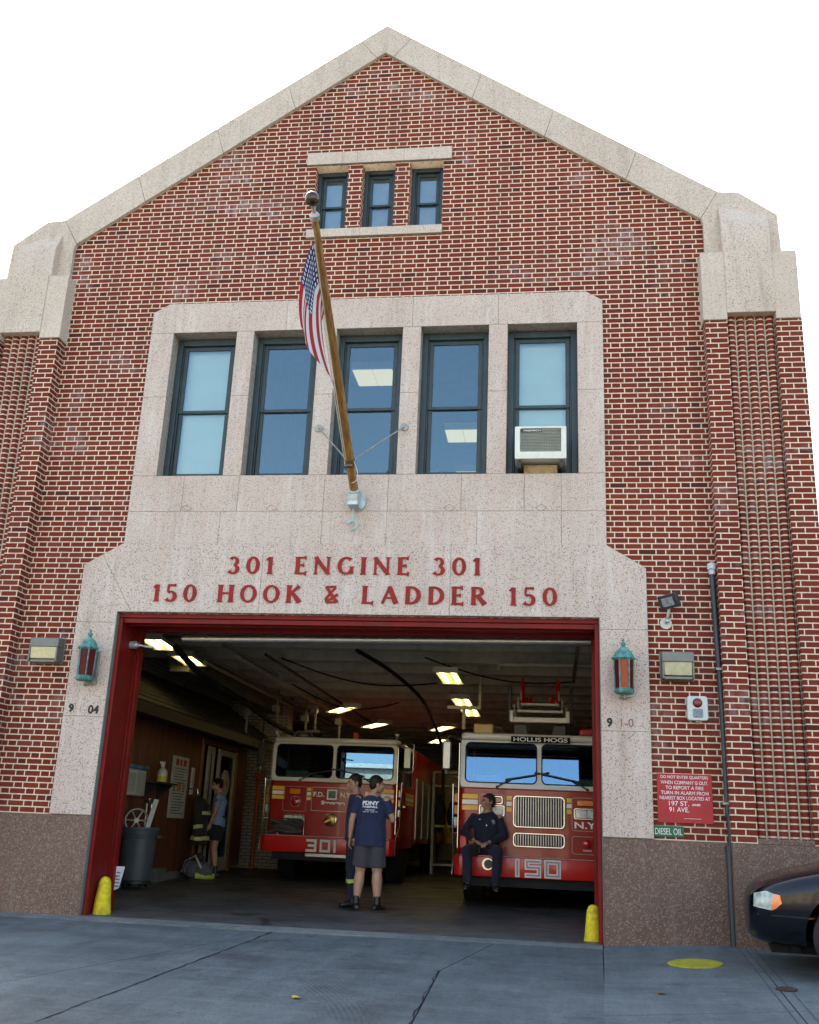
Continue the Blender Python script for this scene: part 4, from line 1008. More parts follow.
    def digits(s, x0, z0, h, w, gap, m, o_m):
        x = x0
        SEG = {'1': [[(.5, 0), (.5, 1)]], '5': [[(1, 1), (0, 1), (0, .56), (1, .56), (1, 0), (0, 0)]], '0': [[(0, 0), (1, 0), (1, 1), (0, 1), (0, 0)]], '3': [[(0, 1), (1, 1), (1, 0), (0, 0)], [(.25, .5), (1, .5)]]}
        for lay, (mm, ww, yy) in enumerate(((o_m, .060, -.306), (m, .026 if ladder else .044, -.309))):
            x = x0; g = G(); k = 0
            for c in s:
                for pl in SEG[c]:
                    P = [(x + (a - (.5 if c == '1' else 0)) * w * (1 if c != '1' else .2), z0 + b * h) for a, b in pl]
                    for (a, b) in zip(P, P[1:]):
                        k += 1; d = (Vector(b) - Vector(a)).normalized() * ww / 2
                        ribbon(g, [Vector(a) - d, Vector(b) + d], [ww, ww], yy - .0003 * (k % 6), -.3002)
                x += (w if c != '1' else .03) + gap
            bl(g, 'unit_number' if lay else 'unit_number_outline', mm)
    M_num2 = mat('number_silver', (.36, .35, .34), .5) if ladder else mat('number_pale', (.70, .70, .66), .5); M_numo = mat('number_outline', (.05, .03, .03), .5)
    if ladder:
        digits('150', -.30, .475, .185, .17, .105, M_num2, mat('number_outline_white', (.82, .80, .78), .5))
        # make the outline bright, the inside grey
        lampbox(.23, .45, .50, .65, M_clr, 'bumper_lamp')
        g = G(); g.tube([(-.72, -.28, .60), (-.72, -.325, .60)], [.085, .08], 28); tow = bl(g, 'siren_ring', M_chr, smooth=50)
        g = G(); g.tube([(-.71, -.326, .60), (-.71, -.329, .60)], [.062, .062], 28); bl(g, 'siren_mouth', M_blkp, tow)
        for z0, z1, nb in ((1.115, 1.57, 20), (.845, 1.05, 20)):
            plate('grille_frame', [rrect(-.38, .375, z0, z1, .06), rrect(-.355, .35, z0 + .025, z1 - .025, .045)[::-1]], -.05, -.001, M_chr, T, bev=.006)
            g = G()
            for k in range(nb): x = -.345 + k * .0365; g.box(x, x + .014, -.04, -.005, z0 + .026, z1 - .026)
            bl(g, 'grille_bars', M_alu, bevel=.002)
            g = G(); g.box(-.354, .349, -.008, -.003, z0 + .026, z1 - .026); bl(g, 'grille_back', M_blk)
        trim(-.88, -.50, .82, 1.57); trim(.47, 1.10, 1.10, 1.57); trim(.47, 1.10, .78, 1.03)
        for s in (-1, 1):
            xs = sorted((s * .52, s * .86)); lampbox(xs[0], xs[1], 1.28, 1.40, M_clr, 'headlight', True, 2)
            xs = sorted((s * .55, s * .80)); lampbox(xs[0], xs[1], 1.45, 1.53, M_amb if s > 0 else M_rlens, 'turn_signal', s < 0)
        disc('warning_lamp', .69, .93, .065, M_rlens, -.07)
        disc('warning_lamp', -1.10, .88, .06, M_rlens, -.07)
        g = G(); g.box(-1.14, -1.04, -.16, -.02, .80, .97); bl(g, 'lamp_housing', M_redb, bevel=.01)
        textobj('door_lettering', [('N.Y.', .34, .095, .68, -.004, 1.135, .02), ('F.D.', .30, .095, -.68, -.004, 1.135, .02)], M_wst, T)
        textobj('maker_badge', [('SEAGRAVE', .12, .022, .69, -.004, .825, .01)], M_wst, T)
        g = G(); g.box(-.42, .455, -.02, -.003, 2.335, 2.425); sg = bl(g, 'name_board', mat('board_black', (.006, .006, .007), .7), bevel=.003)
        g = G(); g.box(-.42, .455, -.015, .06, 2.33, 2.36)
        g.b.free()
        textobj('lettering', [('HOLLIS HOGS', .80, .060, .018, -.0225, 2.350, .012)], M_wst, sg)
        g = G(); g.box(-1.0, -.70, .2, .3, 2.465, 2.62); bl(g, 'amber_light_box', mat('lit_amber_box', (.55, .36, .12), .4), bevel=.02)
        g = G(); g.box(.6, 1.0, .3, .5, 2.465, 2.60); bl(g, 'warning_bar', M_rlens, bevel=.03)
        # aerial ladder lying over the cab
        la = G()
        for k, (hw_, z) in enumerate(((.40, 2.72), (.345, 2.86), (.295, 2.99))):
            for s in (-1, 1):
                x = s * hw_; la.box(x - .02, x + .02, .5 + k * .25, 9, z, z + .05); la.box(x - .016, x + .016, .5 + k * .25, 9, z + .20, z + .235)
                for j in range(16): la.box(x - .01, x + .01, .6 + j * .5, .64 + j * .5, z + .05, z + .20)
            for j in range(26): la.cyl((-hw_, .55 + k * .25 + j * .32, z + .03), (hw_, .55 + k * .25 + j * .32, z + .03), .017, n=8)
        ld = bl(la, 'ladder', mat('dull_ladder_alloy', (.22, .22, .21), .5, .7), bevel=0)
        g = G(); g.box(-.43, .43, .42, .50, 2.68, 2.76); g.box(-.46, -.40, .40, .52, 2.68, 2.86); g.box(.40, .46, .40, .52, 2.68, 2.86); bl(g, 'ladder_tip', M_wht, ld, bevel=.01)
        g = G(); g.box(-.36, .36, .66, .70, 2.86, 2.90); g.box(-.30, .30, .9, .94, 3.0, 3.035); bl(g, 'ladder_rung_bar', M_wht, ld, bevel=.008)
        for s in (-1, 1):
            g = G(); x = s * .28; g.tube([(x, .95, 3.03), (x, .95, 3.15), (x, .95, 3.17), (x, .95, 3.34), (x, .95, 3.44)], [.045, .045, .03, .035, .012], 12); g.tube([(x - s * .10, 1.0, 3.03), (x - s * .10, 1.0, 3.14)], .045, 12); bl(g, 'ladder_light', M_rlens, ld, smooth=60)
        for x in (-.52, .47): g = G(); g.box(x, x + .05, 1.2, 1.6, 2.75, 3.36); bl(g, 'ladder_side_plate', M_blkp, ld)
        g = G(); g.prism([(-.40, 2.46), (.40, 2.46), (.40, 2.66), (.22, 2.66), (.17, 2.50), (-.17, 2.50), (-.22, 2.66), (-.40, 2.66)], .55, .75); bl(g, 'ladder_cradle', M_blkp, bevel=.01)
    else:
        digits('301', -.34, .47, .17, .15, .10, M_num2, M_numo)
        lampbox(-.86, -.52, 1.24, 1.24 + .001, M_amb, 'spare_lens') if False else None
        trim(-.92, -.48, 1.13, 1.57, r=.04); trim(.48, .92, 1.13, 1.57, r=.04); trim(-.385, .385, 1.15, 1.57, M_alu, .03, .006)
        for s in (-1, 1):
            xs = sorted((s * .60, s * .80)); lampbox(xs[0], xs[1], 1.43, 1.53, M_amb, 'turn_signal', False)
            disc('warning_lamp', s * .68, 1.30, .085, M_rlens, -.06)
            plate('lamp_ring', [circ(s * .68, 1.30, .10), circ(s * .68, 1.30, .087)[::-1]], -.03, -.001, M_chr, T)
            lampbox(min(s * .86, s * .52), max(s * .86, s * .52), .97, 1.06, M_clr, 'headlight', True, 2)
        textobj('front_lettering', [('F.D.', .20, .085, -.255, -.004, 1.40, .03), ('N.Y.', .20, .085, .25, -.004, 1.40, .03)], M_wst, T)
        textobj('maker_script', [('Seagrave', .44, .085, .02, -.004, 1.25, .05)], M_wst, T)
        g = G(); g.box(-.10, .085, -.010, -.002, 1.355, 1.535); em = bl(g, 'emblem_frame', M_wst)
        g = G(); g.box(-.075, .06, -.013, -.0105, 1.38, 1.51); bl(g, 'emblem', mat('emblem_green', (.13, .24, .15), .6, var=.6, scale=40), em)
        disc('siren_ring', .0, 1.00, .12, M_chr, -.08); 
        g = G(); g.tube([(0, -.086, 1.0), (0, -.10, 1.0)], [.10, .07], 24); g.cyl((-.09, -.13, .95), (0, -.10, 1.0), .05, .07); bl(g, 'siren_bell', M_brass, smooth=50)
        # hose bundle in a tray on the bumper
        g = G()
        for k in range(5):
            a = .20 + .015 * k; g.tube([(-.76 + a * math.cos(t_) * 1.15, -.20 + .06 * math.sin(t_ * 2 + k), .80 + .035 * k + .03 * math.sin(3 * t_ + k)) for t_ in [2 * PI * j / 24 for j in range(24)]], .026, 8, closed=True)
        g.tube([(-1.1, -.2, .74), (-.9, -.28, .80), (-.7, -.26, .76), (-.45, -.22, .78)], .03, 8); bl(g, 'hose_bundle', M_hose, smooth=60)
        g = G(); g.tube([(-.95, -.10, .72), (-.95, -.10, 1.0), (-.47, -.10, 1.0), (-.47, -.10, .72)], .012, 8); bl(g, 'hose_rail', M_chr, smooth=60)
        g = G(); g.box(-.38, .40, -.26, .0, .36, .425); bl(g, 'tow_plate', M_alu, bevel=.01)
        g = G(); g.tube([(.30, .4, 2.46), (.30, .4, 2.50)], .07, 16); g.tube([(.30, .4, 2.50), (.30, .4, 2.58), (.30, .4, 2.60)], [.065, .06, .02], 16); bl(g, 'beacon', mat('lit_red_beacon', (.6, .05, .02), .2, coat=.6), smooth=50)
        for k, s in enumerate((-1, 1)):
            g = G(); g.tube([(s * 1.10, .10, 2.44), (s * 1.14, .05, 2.52)], .01, 6); g.ball((s * 1.14, .04, 2.54), .035, n=10, m=8); bl(g, 'marker_lamp', M_clr, smooth=180)
    return T
truck('ladder_truck', 'red ladder truck with HOLLIS HOGS board, number 150 on its bumper and an aerial ladder on the roof', (-.205, 3.95, .06), 0, True)
truck('engine_truck', 'red fire engine with white windscreen frame and number 301 on its bumper', (-3.985, 7.2, .20), 0, False)
bpy.data.objects['ladder_truck']['label'] = 'red truck numbered 150 with a ladder above its cab, on the right'
# ================================================================== BLACK CAR
def car():
    T = thing('parked_car', 'black car nosing in from the right beside the granite base', 'car', (1.76, -1.22, gz(-1.5, 2.4) + .0), R(-9))
    W = .84
    # stations along x: (x, half width at sill, half width at shoulder, bottom z, bumper-line z, shoulder z, centre z, crown half width)
    ST = [(.0, .42, .44, .30, .42, .56, .60), (.04, .60, .62, .24, .46, .62, .68), (.18, .755, .765, .20, .50, .71, .79), (.5, .825, .83, .19, .52, .80, .87), (.95, .84, .845, .19, .54, .87, .96), (1.3, .84, .845, .19, .55, .90, 1.0),
          (1.5, .84, .845, .19, .56, .91, 1.01), (3.4, .84, .845, .19, .58, .90, .93), (4.1, .82, .82, .22, .58, .90, .94), (4.32, .76, .76, .28, .56, .86, .90), (4.40, .66, .66, .36, .54, .74, .76)]
    b = bmesh.new(); rings = []
    for x, ws, wh, zb, zm, zs, zc in ST:
        half = [(0, zb), (ws * .7, zb), (ws * .97, zb + .05), (wh, zm), (wh * .995, (zm + zs) / 2 + .02), (wh * .95, zs), (wh * .80, zs + (zc - zs) * .55), (wh * .4, zs + (zc - zs) * .93), (0, zc)]
        pts = half + [(-a, z) for a, z in half[-2:0:-1]]
        rings.append([b.verts.new((x, a, z)) for a, z in pts])
    m_ = len(rings[0])
    for r0, r1 in zip(rings, rings[1:]):
        for i in range(m_): b.faces.new((r0[i], r0[(i + 1) % m_], r1[(i + 1) % m_], r1[i]))
    b.faces.new(rings[0]); b.faces.new(rings[-1][::-1]); bmesh.ops.recalc_face_normals(b, faces=b.faces)
    me = bpy.data.meshes.new('body'); b.to_mesh(me); b.free()
    o = bpy.data.objects.new('body', me)
    M_cp = N('black_car_paint'); M_cp = M_cp.pbr((.002, .003, .007), .16, 0, None, Coat_Weight=.18, Coat_Roughness=.03, Specular_IOR_Level=.35)
    o.data.materials.append(M_cp); COL.objects.link(o)
    s_ = o.modifiers.new('s', 'SUBSURF'); s_.levels = 3; s_.render_levels = 3
    cut = G()
    for x in (.84, 3.55): cut.tube([(x, -1, .31), (x, 1, .31)], .365, 40)
    cu = cut.build('cut', M_blk); bo = o.modifiers.new('b', 'BOOLEAN'); bo.operation = 'DIFFERENCE'; bo.object = cu; bo.solver = 'EXACT'
    dg = bpy.context.evaluated_depsgraph_get(); me2 = bpy.data.meshes.new_from_object(o.evaluated_get(dg)); bpy.data.objects.remove(o); bpy.data.objects.remove(cu)
    o = bpy.data.objects.new('body', me2); finish(o, 'body', M_cp, T); me2.shade_smooth(); me2.set_sharp_from_angle(angle=R(45))
    bvh = BVHTree.FromPolygons([v.co.copy() for v in me2.vertices], [p.vertices[:] for p in me2.polygons])
    def on_side(poly, s, off, name, m, k=8):      # wrap a flat outline (x,z) on the flank / nose of the body
        g = G(); me = plate_mesh([poly], 0, .02)
        bb = bmesh.new(); bb.from_mesh(me); bmesh.ops.triangulate(bb, faces=bb.faces); bmesh.ops.subdivide_edges(bb, edges=bb.edges, cuts=3, use_grid_fill=True)
        bmesh.ops.triangulate(bb, faces=bb.faces)
        for v in bb.verts:
            inner = v.co.y > .01
            h = bvh.ray_cast(Vector((v.co.x, s * 2, v.co.z)), Vector((0, -s, 0)))
            yy = h[0].y if h[0] else s * .55
            v.co.y = yy + s * (off if not inner else -.01)
        me2_ = bpy.data.meshes.new(name); bb.to_mesh(me2_); bb.free(); o = finish(bpy.data.objects.new(name, me2_), name, m, T, 60); return o
    for s in (-1, 1):
        on_side([(.07, .52), (.22, .50), (.29, .55), (.28, .62), (.18, .655), (.08, .63)], s, .006, 'headlight', mat('headlight_glass', (.34, .38, .34), .2, var=.4, scale=20, coat=.5))
        on_side([(.21, .498), (.25, .515), (.30, .56), (.29, .625), (.25, .635), (.225, .57)], s, .010, 'turn_signal', mat('orange_lens', (.85, .20, .05), .2, coat=1.0))
        on_side([(.10, .452), (.62, .452), (.62, .466), (.10, .466)], s, .004, 'bumper_seam', M_blk)
        on_side([(.475, .43), (.60, .44), (.61, .455), (.475, .455)], s, .006, 'side_marker', mat('orange_lens'))
    g = G(); g.box(.36, .44, -.60, .6, .155, .22); g.box(.2, 1.3, -.55, .55, .15, .25); g.box(1.3, 4.1, -.7, .7, .17, .25); g.build('underbody', mat('underbody_black', (.006, .006, .006), .9), T)
    # cabin
    def cabin(pts, y0, y1, nm, m):
        g = G(); vs = [(x, y0 * t, z) for x, z, t in pts] + [(x, y1 * t, z) for x, z, t in pts]; k = len(pts)
        g._new(vs, [tuple(range(k)), tuple(range(2 * k - 1, k - 1, -1))] + [(i, i + k, (i + 1) % k + k, (i + 1) % k) for i in range(k)]); return g.build(nm, m, T, bevel=.02, smooth=40)
    cabin([(1.25, .92, 1), (1.95, 1.34, .80), (2.1, 1.38, .78), (2.9, 1.38, .78), (3.1, 1.33, .80), (3.75, .93, 1)], -.76, .76, 'cabin_glass', mat('tinted_glass', (.01, .012, .014), .06, coat=1.0))
    cabin([(1.98, 1.375, .79), (2.1, 1.40, .78), (2.9, 1.40, .78), (3.06, 1.365, .80)], -.76, .76, 'roof', M_cp)
    for x in (.84, 3.55):
        for s in (-1, 1):
            g = G(); g.T = Matrix.Translation((x, 0, .30)) @ Matrix.Rotation(PI / 2, 4, 'X')
            a, b_ = (.62, .82) if s < 0 else (-.82, -.62)
            g.lathe([(.18, a), (.28, a), (.305, a + .025), (.305, b_ - .025), (.28, b_), (.19, b_)], 48); w = g.build('wheel', mat('car_tyre', (.02, .02, .021), .7, bump=.3), T, smooth=35)
            g = G(); g.T = Matrix.Translation((x, 0, .30)) @ Matrix.Rotation(PI / 2, 4, 'X'); f = b_ if s < 0 else a; d = 1 if s < 0 else -1
            g.lathe(sorted([(.19, f - d * .002), (.165, f - d * .03), (.05, f - d * .015), (.03, f - d * .012)], key=lambda q: q[1]), 32)
            for k in range(7):
                t_ = 2 * PI * k / 7; g.tube([(.04 * math.cos(t_), .04 * math.sin(t_), f - d * .012), (.175 * math.cos(t_), .175 * math.sin(t_), f - d * .012)], .014, 6)
            g.build('rim', M_alu, w, smooth=40)
    return T
car()
# ================================================================== PEOPLE
def remesh(g, voxel, smooth_it=4, push=None, smf=.5):
    me = bpy.data.meshes.new('t'); bmesh.ops.recalc_face_normals(g.b, faces=g.b.faces); g.b.to_mesh(me); g.b.free()
    o = bpy.data.objects.new('t', me); COL.objects.link(o)
    m = o.modifiers.new('r', 'REMESH'); m.mode = 'VOXEL'; m.voxel_size = voxel
    if smooth_it: s = o.modifiers.new('s', 'SMOOTH'); s.iterations = smooth_it; s.factor = smf
    dg = bpy.context.evaluated_depsgraph_get(); out = bpy.data.meshes.new_from_object(o.evaluated_get(dg)); bpy.data.objects.remove(o); bpy.data.meshes.remove(me)
    if push:
        nr = [v.normal.copy() for v in out.vertices]
        for v, n_ in zip(out.vertices, nr): v.co += n_ * push(v.co)
    return out
def add_mesh(name, me, m, parent):
    me.materials.clear(); o = finish(bpy.data.objects.new(name, me), name, m, parent); me.shade_smooth(); return o
def V(*a): return Vector(a)
def hand(g, w, d, n_, side, curl=.35):
    """w wrist, d direction, n_ palm normal (fingers curl towards it), side thumb side"""
    d = d.normalized(); n_ = (n_ - d * n_.dot(d)).normalized(); s = d.cross(n_); s = s if s.dot(side) > 0 else -s
    g.tube([w - d * .03, w + d * .01, w + d * .05, w + d * .09], [.024, .027, .039, .036], 12, flat=.42, side=tuple(s))
    for k, (of, L) in enumerate(((.028, .070), (.010, .078), (-.009, .073), (-.027, .056))):
        p = w + d * (.085 - .004 * abs(k - 1)) + s * of; c = curl * (1 + .12 * k)
        q1 = p + (d * math.cos(c * .5) + n_ * math.sin(c * .5)) * L * .45; q2 = q1 + (d * math.cos(c * 1.5) + n_ * math.sin(c * 1.5)) * L * .32; q3 = q2 + (d * math.cos(c * 2.5) + n_ * math.sin(c * 2.5)) * L * .25
        g.tube([p - d * .02, p, q1, q2, q3], [.0095, .0095, .009, .0082, .0065], 8)
    p = w + d * .03 + s * .030; a = (d * .75 + s * .65).normalized(); q = p + a * .035 + n_ * .008; r = q + (d * .95 + s * .2 + n_ * .3).normalized() * .030
    g.tube([p - a * .02 - s * .01, p, q, r], [.013, .012, .0105, .008], 8)
def head(g, c, yaw, tilt=0.0, k=1.0):
    T0 = g.T; g.T = T0 @ Matrix.Translation(c) @ Matrix.Rotation(yaw, 4, 'Z') @ Matrix.Rotation(tilt, 4, 'X') @ Matrix.Scale(k, 4)
    g.ball((0, .012, .028), .093, (.80, 1.0, .98), 20, 14)
    g.ball((0, -.028, -.03), .070, (.86, .92, 1.12), 16, 12)
    g.ball((0, -.052, -.082), .030, (1.0, .9, .75)); g.ball((0, .0, -.06), .055, (1.02, .9, .8))
    g.tube([(0, -.083, .012), (0, -.104, -.020), (0, -.110, -.030), (0, -.092, -.038)], [.009, .013, .015, .010], 8)
    g.ball((0, -.082, .030), .05, (1.05, .34, .22)); 
    g.ball((0, -.090, -.058), .020, (1.15, .45, .28)); g.ball((0, -.089, -.068), .018, (1.1, .5, .32))
    for s in (-1, 1): g.ball((s * .079, .012, -.006), .030, (.30, .62, 1.0)); g.ball((s * .045, -.066, -.022), .024, (1, .7, .8))
    g.T = T0
def hair_mesh(g, c, yaw, tilt=0.0, k=1.0, back=.02, low=-.02, vol=1.0):
    T0 = g.T; g.T = T0 @ Matrix.Translation(c) @ Matrix.Rotation(yaw, 4, 'Z') @ Matrix.Rotation(tilt, 4, 'X') @ Matrix.Scale(k, 4)
    g.ball((0, .020, .045), .095 * vol, (.85, .98, .92), 20, 14); g.ball((0, .048, .0), .078, (.92, .78, .85)); g.ball((0, .062, -.035), .055, (1.05, .6, .7))
    for s in (-1, 1): g.ball((s * .068, .005, .02), .03, (.45, .9, 1.1))
    g.ball((0, -.050, .085), .040 * vol, (1.2, .6, .45))
    g.T = T0
def skin_mat(name, c):
    n = N(name); co = n.obj(); f = n.noise(co, 12, 4)
    return n.pbr(n.mix(f, tuple(x * .8 for x in c), tuple(min(1, x * 1.15) for x in c)), .5, 0, None, Subsurface_Weight=.08, Subsurface_Scale=.01)
M_sk1 = skin_mat('skin_tan', (.42, .235, .155)); M_sk2 = skin_mat('skin_ruddy', (.40, .21, .14))
M_hair = mat('dark_brown_hair', (.014, .010, .008), .55, var=.4, scale=60); M_hair2 = mat('short_dark_hair', (.03, .024, .02), .7, var=.4, scale=90)
def cloth(name, c, rough=.9):
    n = N(name); co = n.obj(); f = n.noise(co, 7, 4)
    w = n.noise(n.mapping(co, scale=(1, 1, .45)), 13, 4, .55, .8)
    return n.pbr(n.mix(f, tuple(x * .8 for x in c), tuple(x * 1.2 for x in c)), rough, 0, n.bump(w, .55, .03), Sheen_Weight=.05)
M_navy = cloth('navy_cotton', (.014, .024, .070)); M_navy2 = cloth('dark_navy_twill', (.010, .013, .030)); M_shorts = cloth('charcoal_twill', (.048, .046, .056)); M_lblue = cloth('light_blue_cotton', (.17, .27, .47)); M_bunker = cloth('black_bunker_cloth', (.018, .017, .015))
M_lime = mat('lime_reflective', (.42, .55, .10), .4); M_boot = mat('black_leather', (.012, .012, .013), .38); M_tread_ = None
def folds(seed, amp=.007, f=7.0):
    o = Vector((seed * 3.1, seed * 1.7, seed))
    return lambda p: amp * noise.noise(Vector((p.x * f, p.y * f, p.z * f * .45)) + o) + amp * .5 * noise.noise(Vector((p.x * f * 2.6, p.y * f * 2.6, p.z * f * 1.1)) + o)
def shoe(g, ank, toe, hgt=.10, w=.046):
    """ank ankle point, toe unit direction in plan; sole under the ankle"""
    t = toe.normalized(); s = V(-t.y, t.x, 0); z0 = ank.z - .085
    secs = []
    for a, hw_, h in ((-.085, .028, .05), (-.065, .038, .075), (-.01, .040, .09), (.05, .043, .075), (.11, .048, .056), (.16, .042, .044), (.185, .022, .03)):
        c = V(ank.x, ank.y, z0) + t * a; secs.append((c + V(0, 0, h / 2), hw_, h / 2, (s, V(0, 0, 1))))
    g.loft(secs, 14, pw=.8)
    if hgt > 0: g.tube([ank - V(0, 0, .03), ank + V(0, 0, hgt)], [w, w * 1.02], 14)
def person(label, loc, rz, J, skin, hair, top, bottom, opt, group=None):
    o0 = thing('person', label, 'person', loc, rz)
    sleeve, leglen = opt.get('sleeve', .55), opt.get('leg', .5)
    g = G(); X, Yv = V(1, 0, 0), V(0, 1, 0)
    pel, wst, chs, nck = J['pel'], J['wst'], J['chs'], J['nck']
    def ell(c, rx, ry, yaw=0.0): cy, sy = math.cos(yaw), math.sin(yaw); return (c, rx, ry, (V(cy, sy, 0), V(-sy, cy, 0)))
    yw = opt.get('yaw', 0.0); bk = opt.get('bulk', 1.0); lg = opt.get('lg', 1.05)
    tor = [ell(pel - V(0, 0, .10), .10, .08, yw), ell(pel - V(0, 0, .05), .165, .115, yw), ell(pel + V(0, 0, .03), .165, .115, yw), ell(wst, .145 * bk, .105 * bk, yw), ell(wst.lerp(chs, .5), .160 * bk, .115 * bk, yw), ell(chs, .175 * bk, .12 * bk, yw), ell(chs + (nck - chs) * .55, .165, .095, yw), ell(nck - V(0, 0, .015), .085, .068, yw), ell(nck + V(0, 0, .03), .056, .056, yw), ell(J['head'] - V(0, -.01, .05), .052, .055, yw)]
    g.loft(tor, 24)
    for s in ('L', 'R'):
        sh, el, wr = J['sh' + s], J['el' + s], J['wr' + s]
        g.ball(tuple(sh), .058); g.tube([sh, sh.lerp(el, .4), el], [.053, .050, .040], 14); g.ball(tuple(el), .040)
        g.tube([el, el.lerp(wr, .3), wr], [.040, .041, .026], 14)
        hd = J.get('hd' + s, (wr - el)); hand(g, wr, hd, J['pn' + s], J['th' + s], J.get('cu' + s, .4))
        hp, kn, an = J['hp' + s], J['kn' + s], J['an' + s]
        g.tube([hp, hp.lerp(kn, .4), kn.lerp(hp, .12), kn], [.088, .083 * lg, .063 * lg, .056 * lg], 16); g.ball(tuple(kn), .054)
        g.tube([kn, kn.lerp(an, .30), kn.lerp(an, .75), an], [.052 * lg, .060 * lg, .042 * lg, .036], 16); g.ball(tuple(an - V(0, 0, .03)), .034)
        if J.get('toe' + s) is not None:
            g.tube([an - V(0, 0, .05), an - V(0, 0, .055) + J['toe' + s].normalized() * .15], [.03, .022], 10)
    head(g, J['head'], J['hyaw'], J.get('htilt', 0))
    body = add_mesh('person', remesh(g, .0052, 5), skin, None)
    # the body mesh itself is the person: keep it as the root
    lab, cat = o0['label'], o0['category']; bpy.data.objects.remove(o0)
    body.location = loc; body.rotation_euler = (0, 0, rz); tag(body, lab, cat, group)
    # eyes and brows
    T = Matrix.Translation(J['head']) @ Matrix.Rotation(J['hyaw'], 4, 'Z') @ Matrix.Rotation(J.get('htilt', 0), 4, 'X')
    for s in (-1, 1):
        g = G(); g.T = T; g.ball((s * .030, -.087, .006), .0105, (1.25, .6, .75), 10, 8); e = g.build('eye', mat('eye_white', (.55, .52, .48), .3), body, smooth=180)
        g = G(); g.T = T; g.ball((s * .030, -.0935, .006), .0048, n=8, m=6); g.build('iris', mat('dark_iris', (.01, .008, .006), .3), e)
        g = G(); g.T = T; g.tube([(s * .016, -.096, .024), (s * .032, -.096, .029), (s * .048, -.084, .025)], [.004, .005, .003], 6); g.build('eyebrow', hair, body)
    g = G(); hair_mesh(g, J['head'], J['hyaw'], J.get('htilt', 0), vol=opt.get('hairvol', 1.0)); add_mesh('hair', remesh(g, .007, 2, lambda p: .004 * noise.noise(p * 60)), hair, body)
    # top garment
    g = G(); ex = .018; hem = opt.get('hem', .10)
    tg = [ell(pel - V(0, 0, hem), .185 * bk, .135 * bk, yw), ell(pel, .180 * bk, .135 * bk, yw), ell(wst, .168 * bk, .128 * bk, yw), ell(wst.lerp(chs, .5), .178 * bk, .133 * bk, yw), ell(chs, .193 * bk, .137 * bk, yw), ell(chs + (nck - chs) * .55, .185, .112, yw), ell(nck - V(0, 0, .03), .115, .085, yw), ell(nck - V(0, 0, .002), .066, .064, yw)]
    g.loft(tg, 28)
    for s in ('L', 'R'):
        sh, el, wr = J['sh' + s], J['el' + s], J['wr' + s]
        g.ball(tuple(sh - V(0, 0, .006)), .062)
        if sleeve <= 1: g.tube([sh, sh.lerp(el, .5 * sleeve), sh.lerp(el, sleeve)], [.062, .064, .067], 16)
        else:
            g.tube([sh, sh.lerp(el, .5), el], [.060, .058, .053], 16); g.ball(tuple(el), .053); g.tube([el, el.lerp(wr, .5), el.lerp(wr, .93)], [.053, .048, .038], 16)
    topo = add_mesh(opt.get('topname', 'shirt'), remesh(g, .009, 5, folds(opt.get('seed', 1), .009)), top, body)
    # trousers or shorts
    g = G()
    g.loft([ell(pel - V(0, 0, .13), .13, .10, yw), ell(pel - V(0, 0, .07), .180, .130, yw), ell(pel, .178, .130, yw), ell(pel + V(0, 0, .10), .160, .120, yw)], 24)
    for s in ('L', 'R'):
        hp, kn, an = J['hp' + s], J['kn' + s], J['an' + s]
        if leglen < 1: e = hp.lerp(kn, leglen); g.tube([hp, hp.lerp(kn, .35), e], [.104, .110, .106 + opt.get('wide', 0)], 18)
        else:
            g.tube([hp, hp.lerp(kn, .4), kn], [.100, .092, .074], 18); g.ball(tuple(kn), .074); g.tube([kn, kn.lerp(an, .5), an.lerp(kn, .02)], [.072, .068, .062], 18)
    add_mesh('shorts' if leglen < 1 else 'trousers', remesh(g, .009, 5, folds(opt.get('seed', 1) + 5, .010, 6)), bottom, body)
    for s in ('L', 'R'):
        g = G(); shoe(g, J['an' + s], J['toe' + s], opt.get('boot', .09)); so_ = add_mesh('boot' if opt.get('boot', .09) > .05 else 'shoe', remesh(g, .006, 3), M_boot, body)
        if opt.get('cuff'):
            g = G(); a = J['an' + s]; k = J['kn' + s]; g.tube([a.lerp(k, opt['cuff']), a.lerp(k, opt['cuff'] + .12)], .078, 18); g.build('reflective_band', M_lime, body, smooth=40)
    return body, topo
# man in the navy T-shirt, back to us (faces -y in his own space, turned round)
JA = dict(pel=V(0, .0, .97), wst=V(0, -.01, 1.10), chs=V(0, .015, 1.30), nck=V(0, .0, 1.47), head=V(-.045, -.035, 1.605), hyaw=R(-62), htilt=R(4),
          shL=V(.195, .015, 1.40), elL=V(.265, .03, 1.13), wrL=V(.290, -.03, .90), pnL=V(-1, 0, 0), thL=V(0, -1, 0), cuL=.45,
          shR=V(-.195, .015, 1.40), elR=V(-.285, -.02, 1.16), wrR=V(-.17, -.22, 1.22), pnR=V(0, 0, 1), thR=V(1, -.2, 0), cuR=.6,
          hpL=V(.10, 0, .90), knL=V(.125, -.02, .49), anL=V(.15, .02, .10), toeL=V(.35, -1, 0),
          hpR=V(-.10, 0, .90), knR=V(-.105, -.01, .49), anR=V(-.13, .03, .10), toeR=V(-.5, -1, 0))
A, shirtA = person('man in navy T-shirt and charcoal shorts standing with his back to the street', (-2.42, 2.42, .036), PI, JA, M_sk1, M_hair, M_navy, M_shorts, dict(sleeve=.66, leg=.86, bulk=1.16, hem=.16, boot=.09, seed=2, wide=.012, lg=1.2))
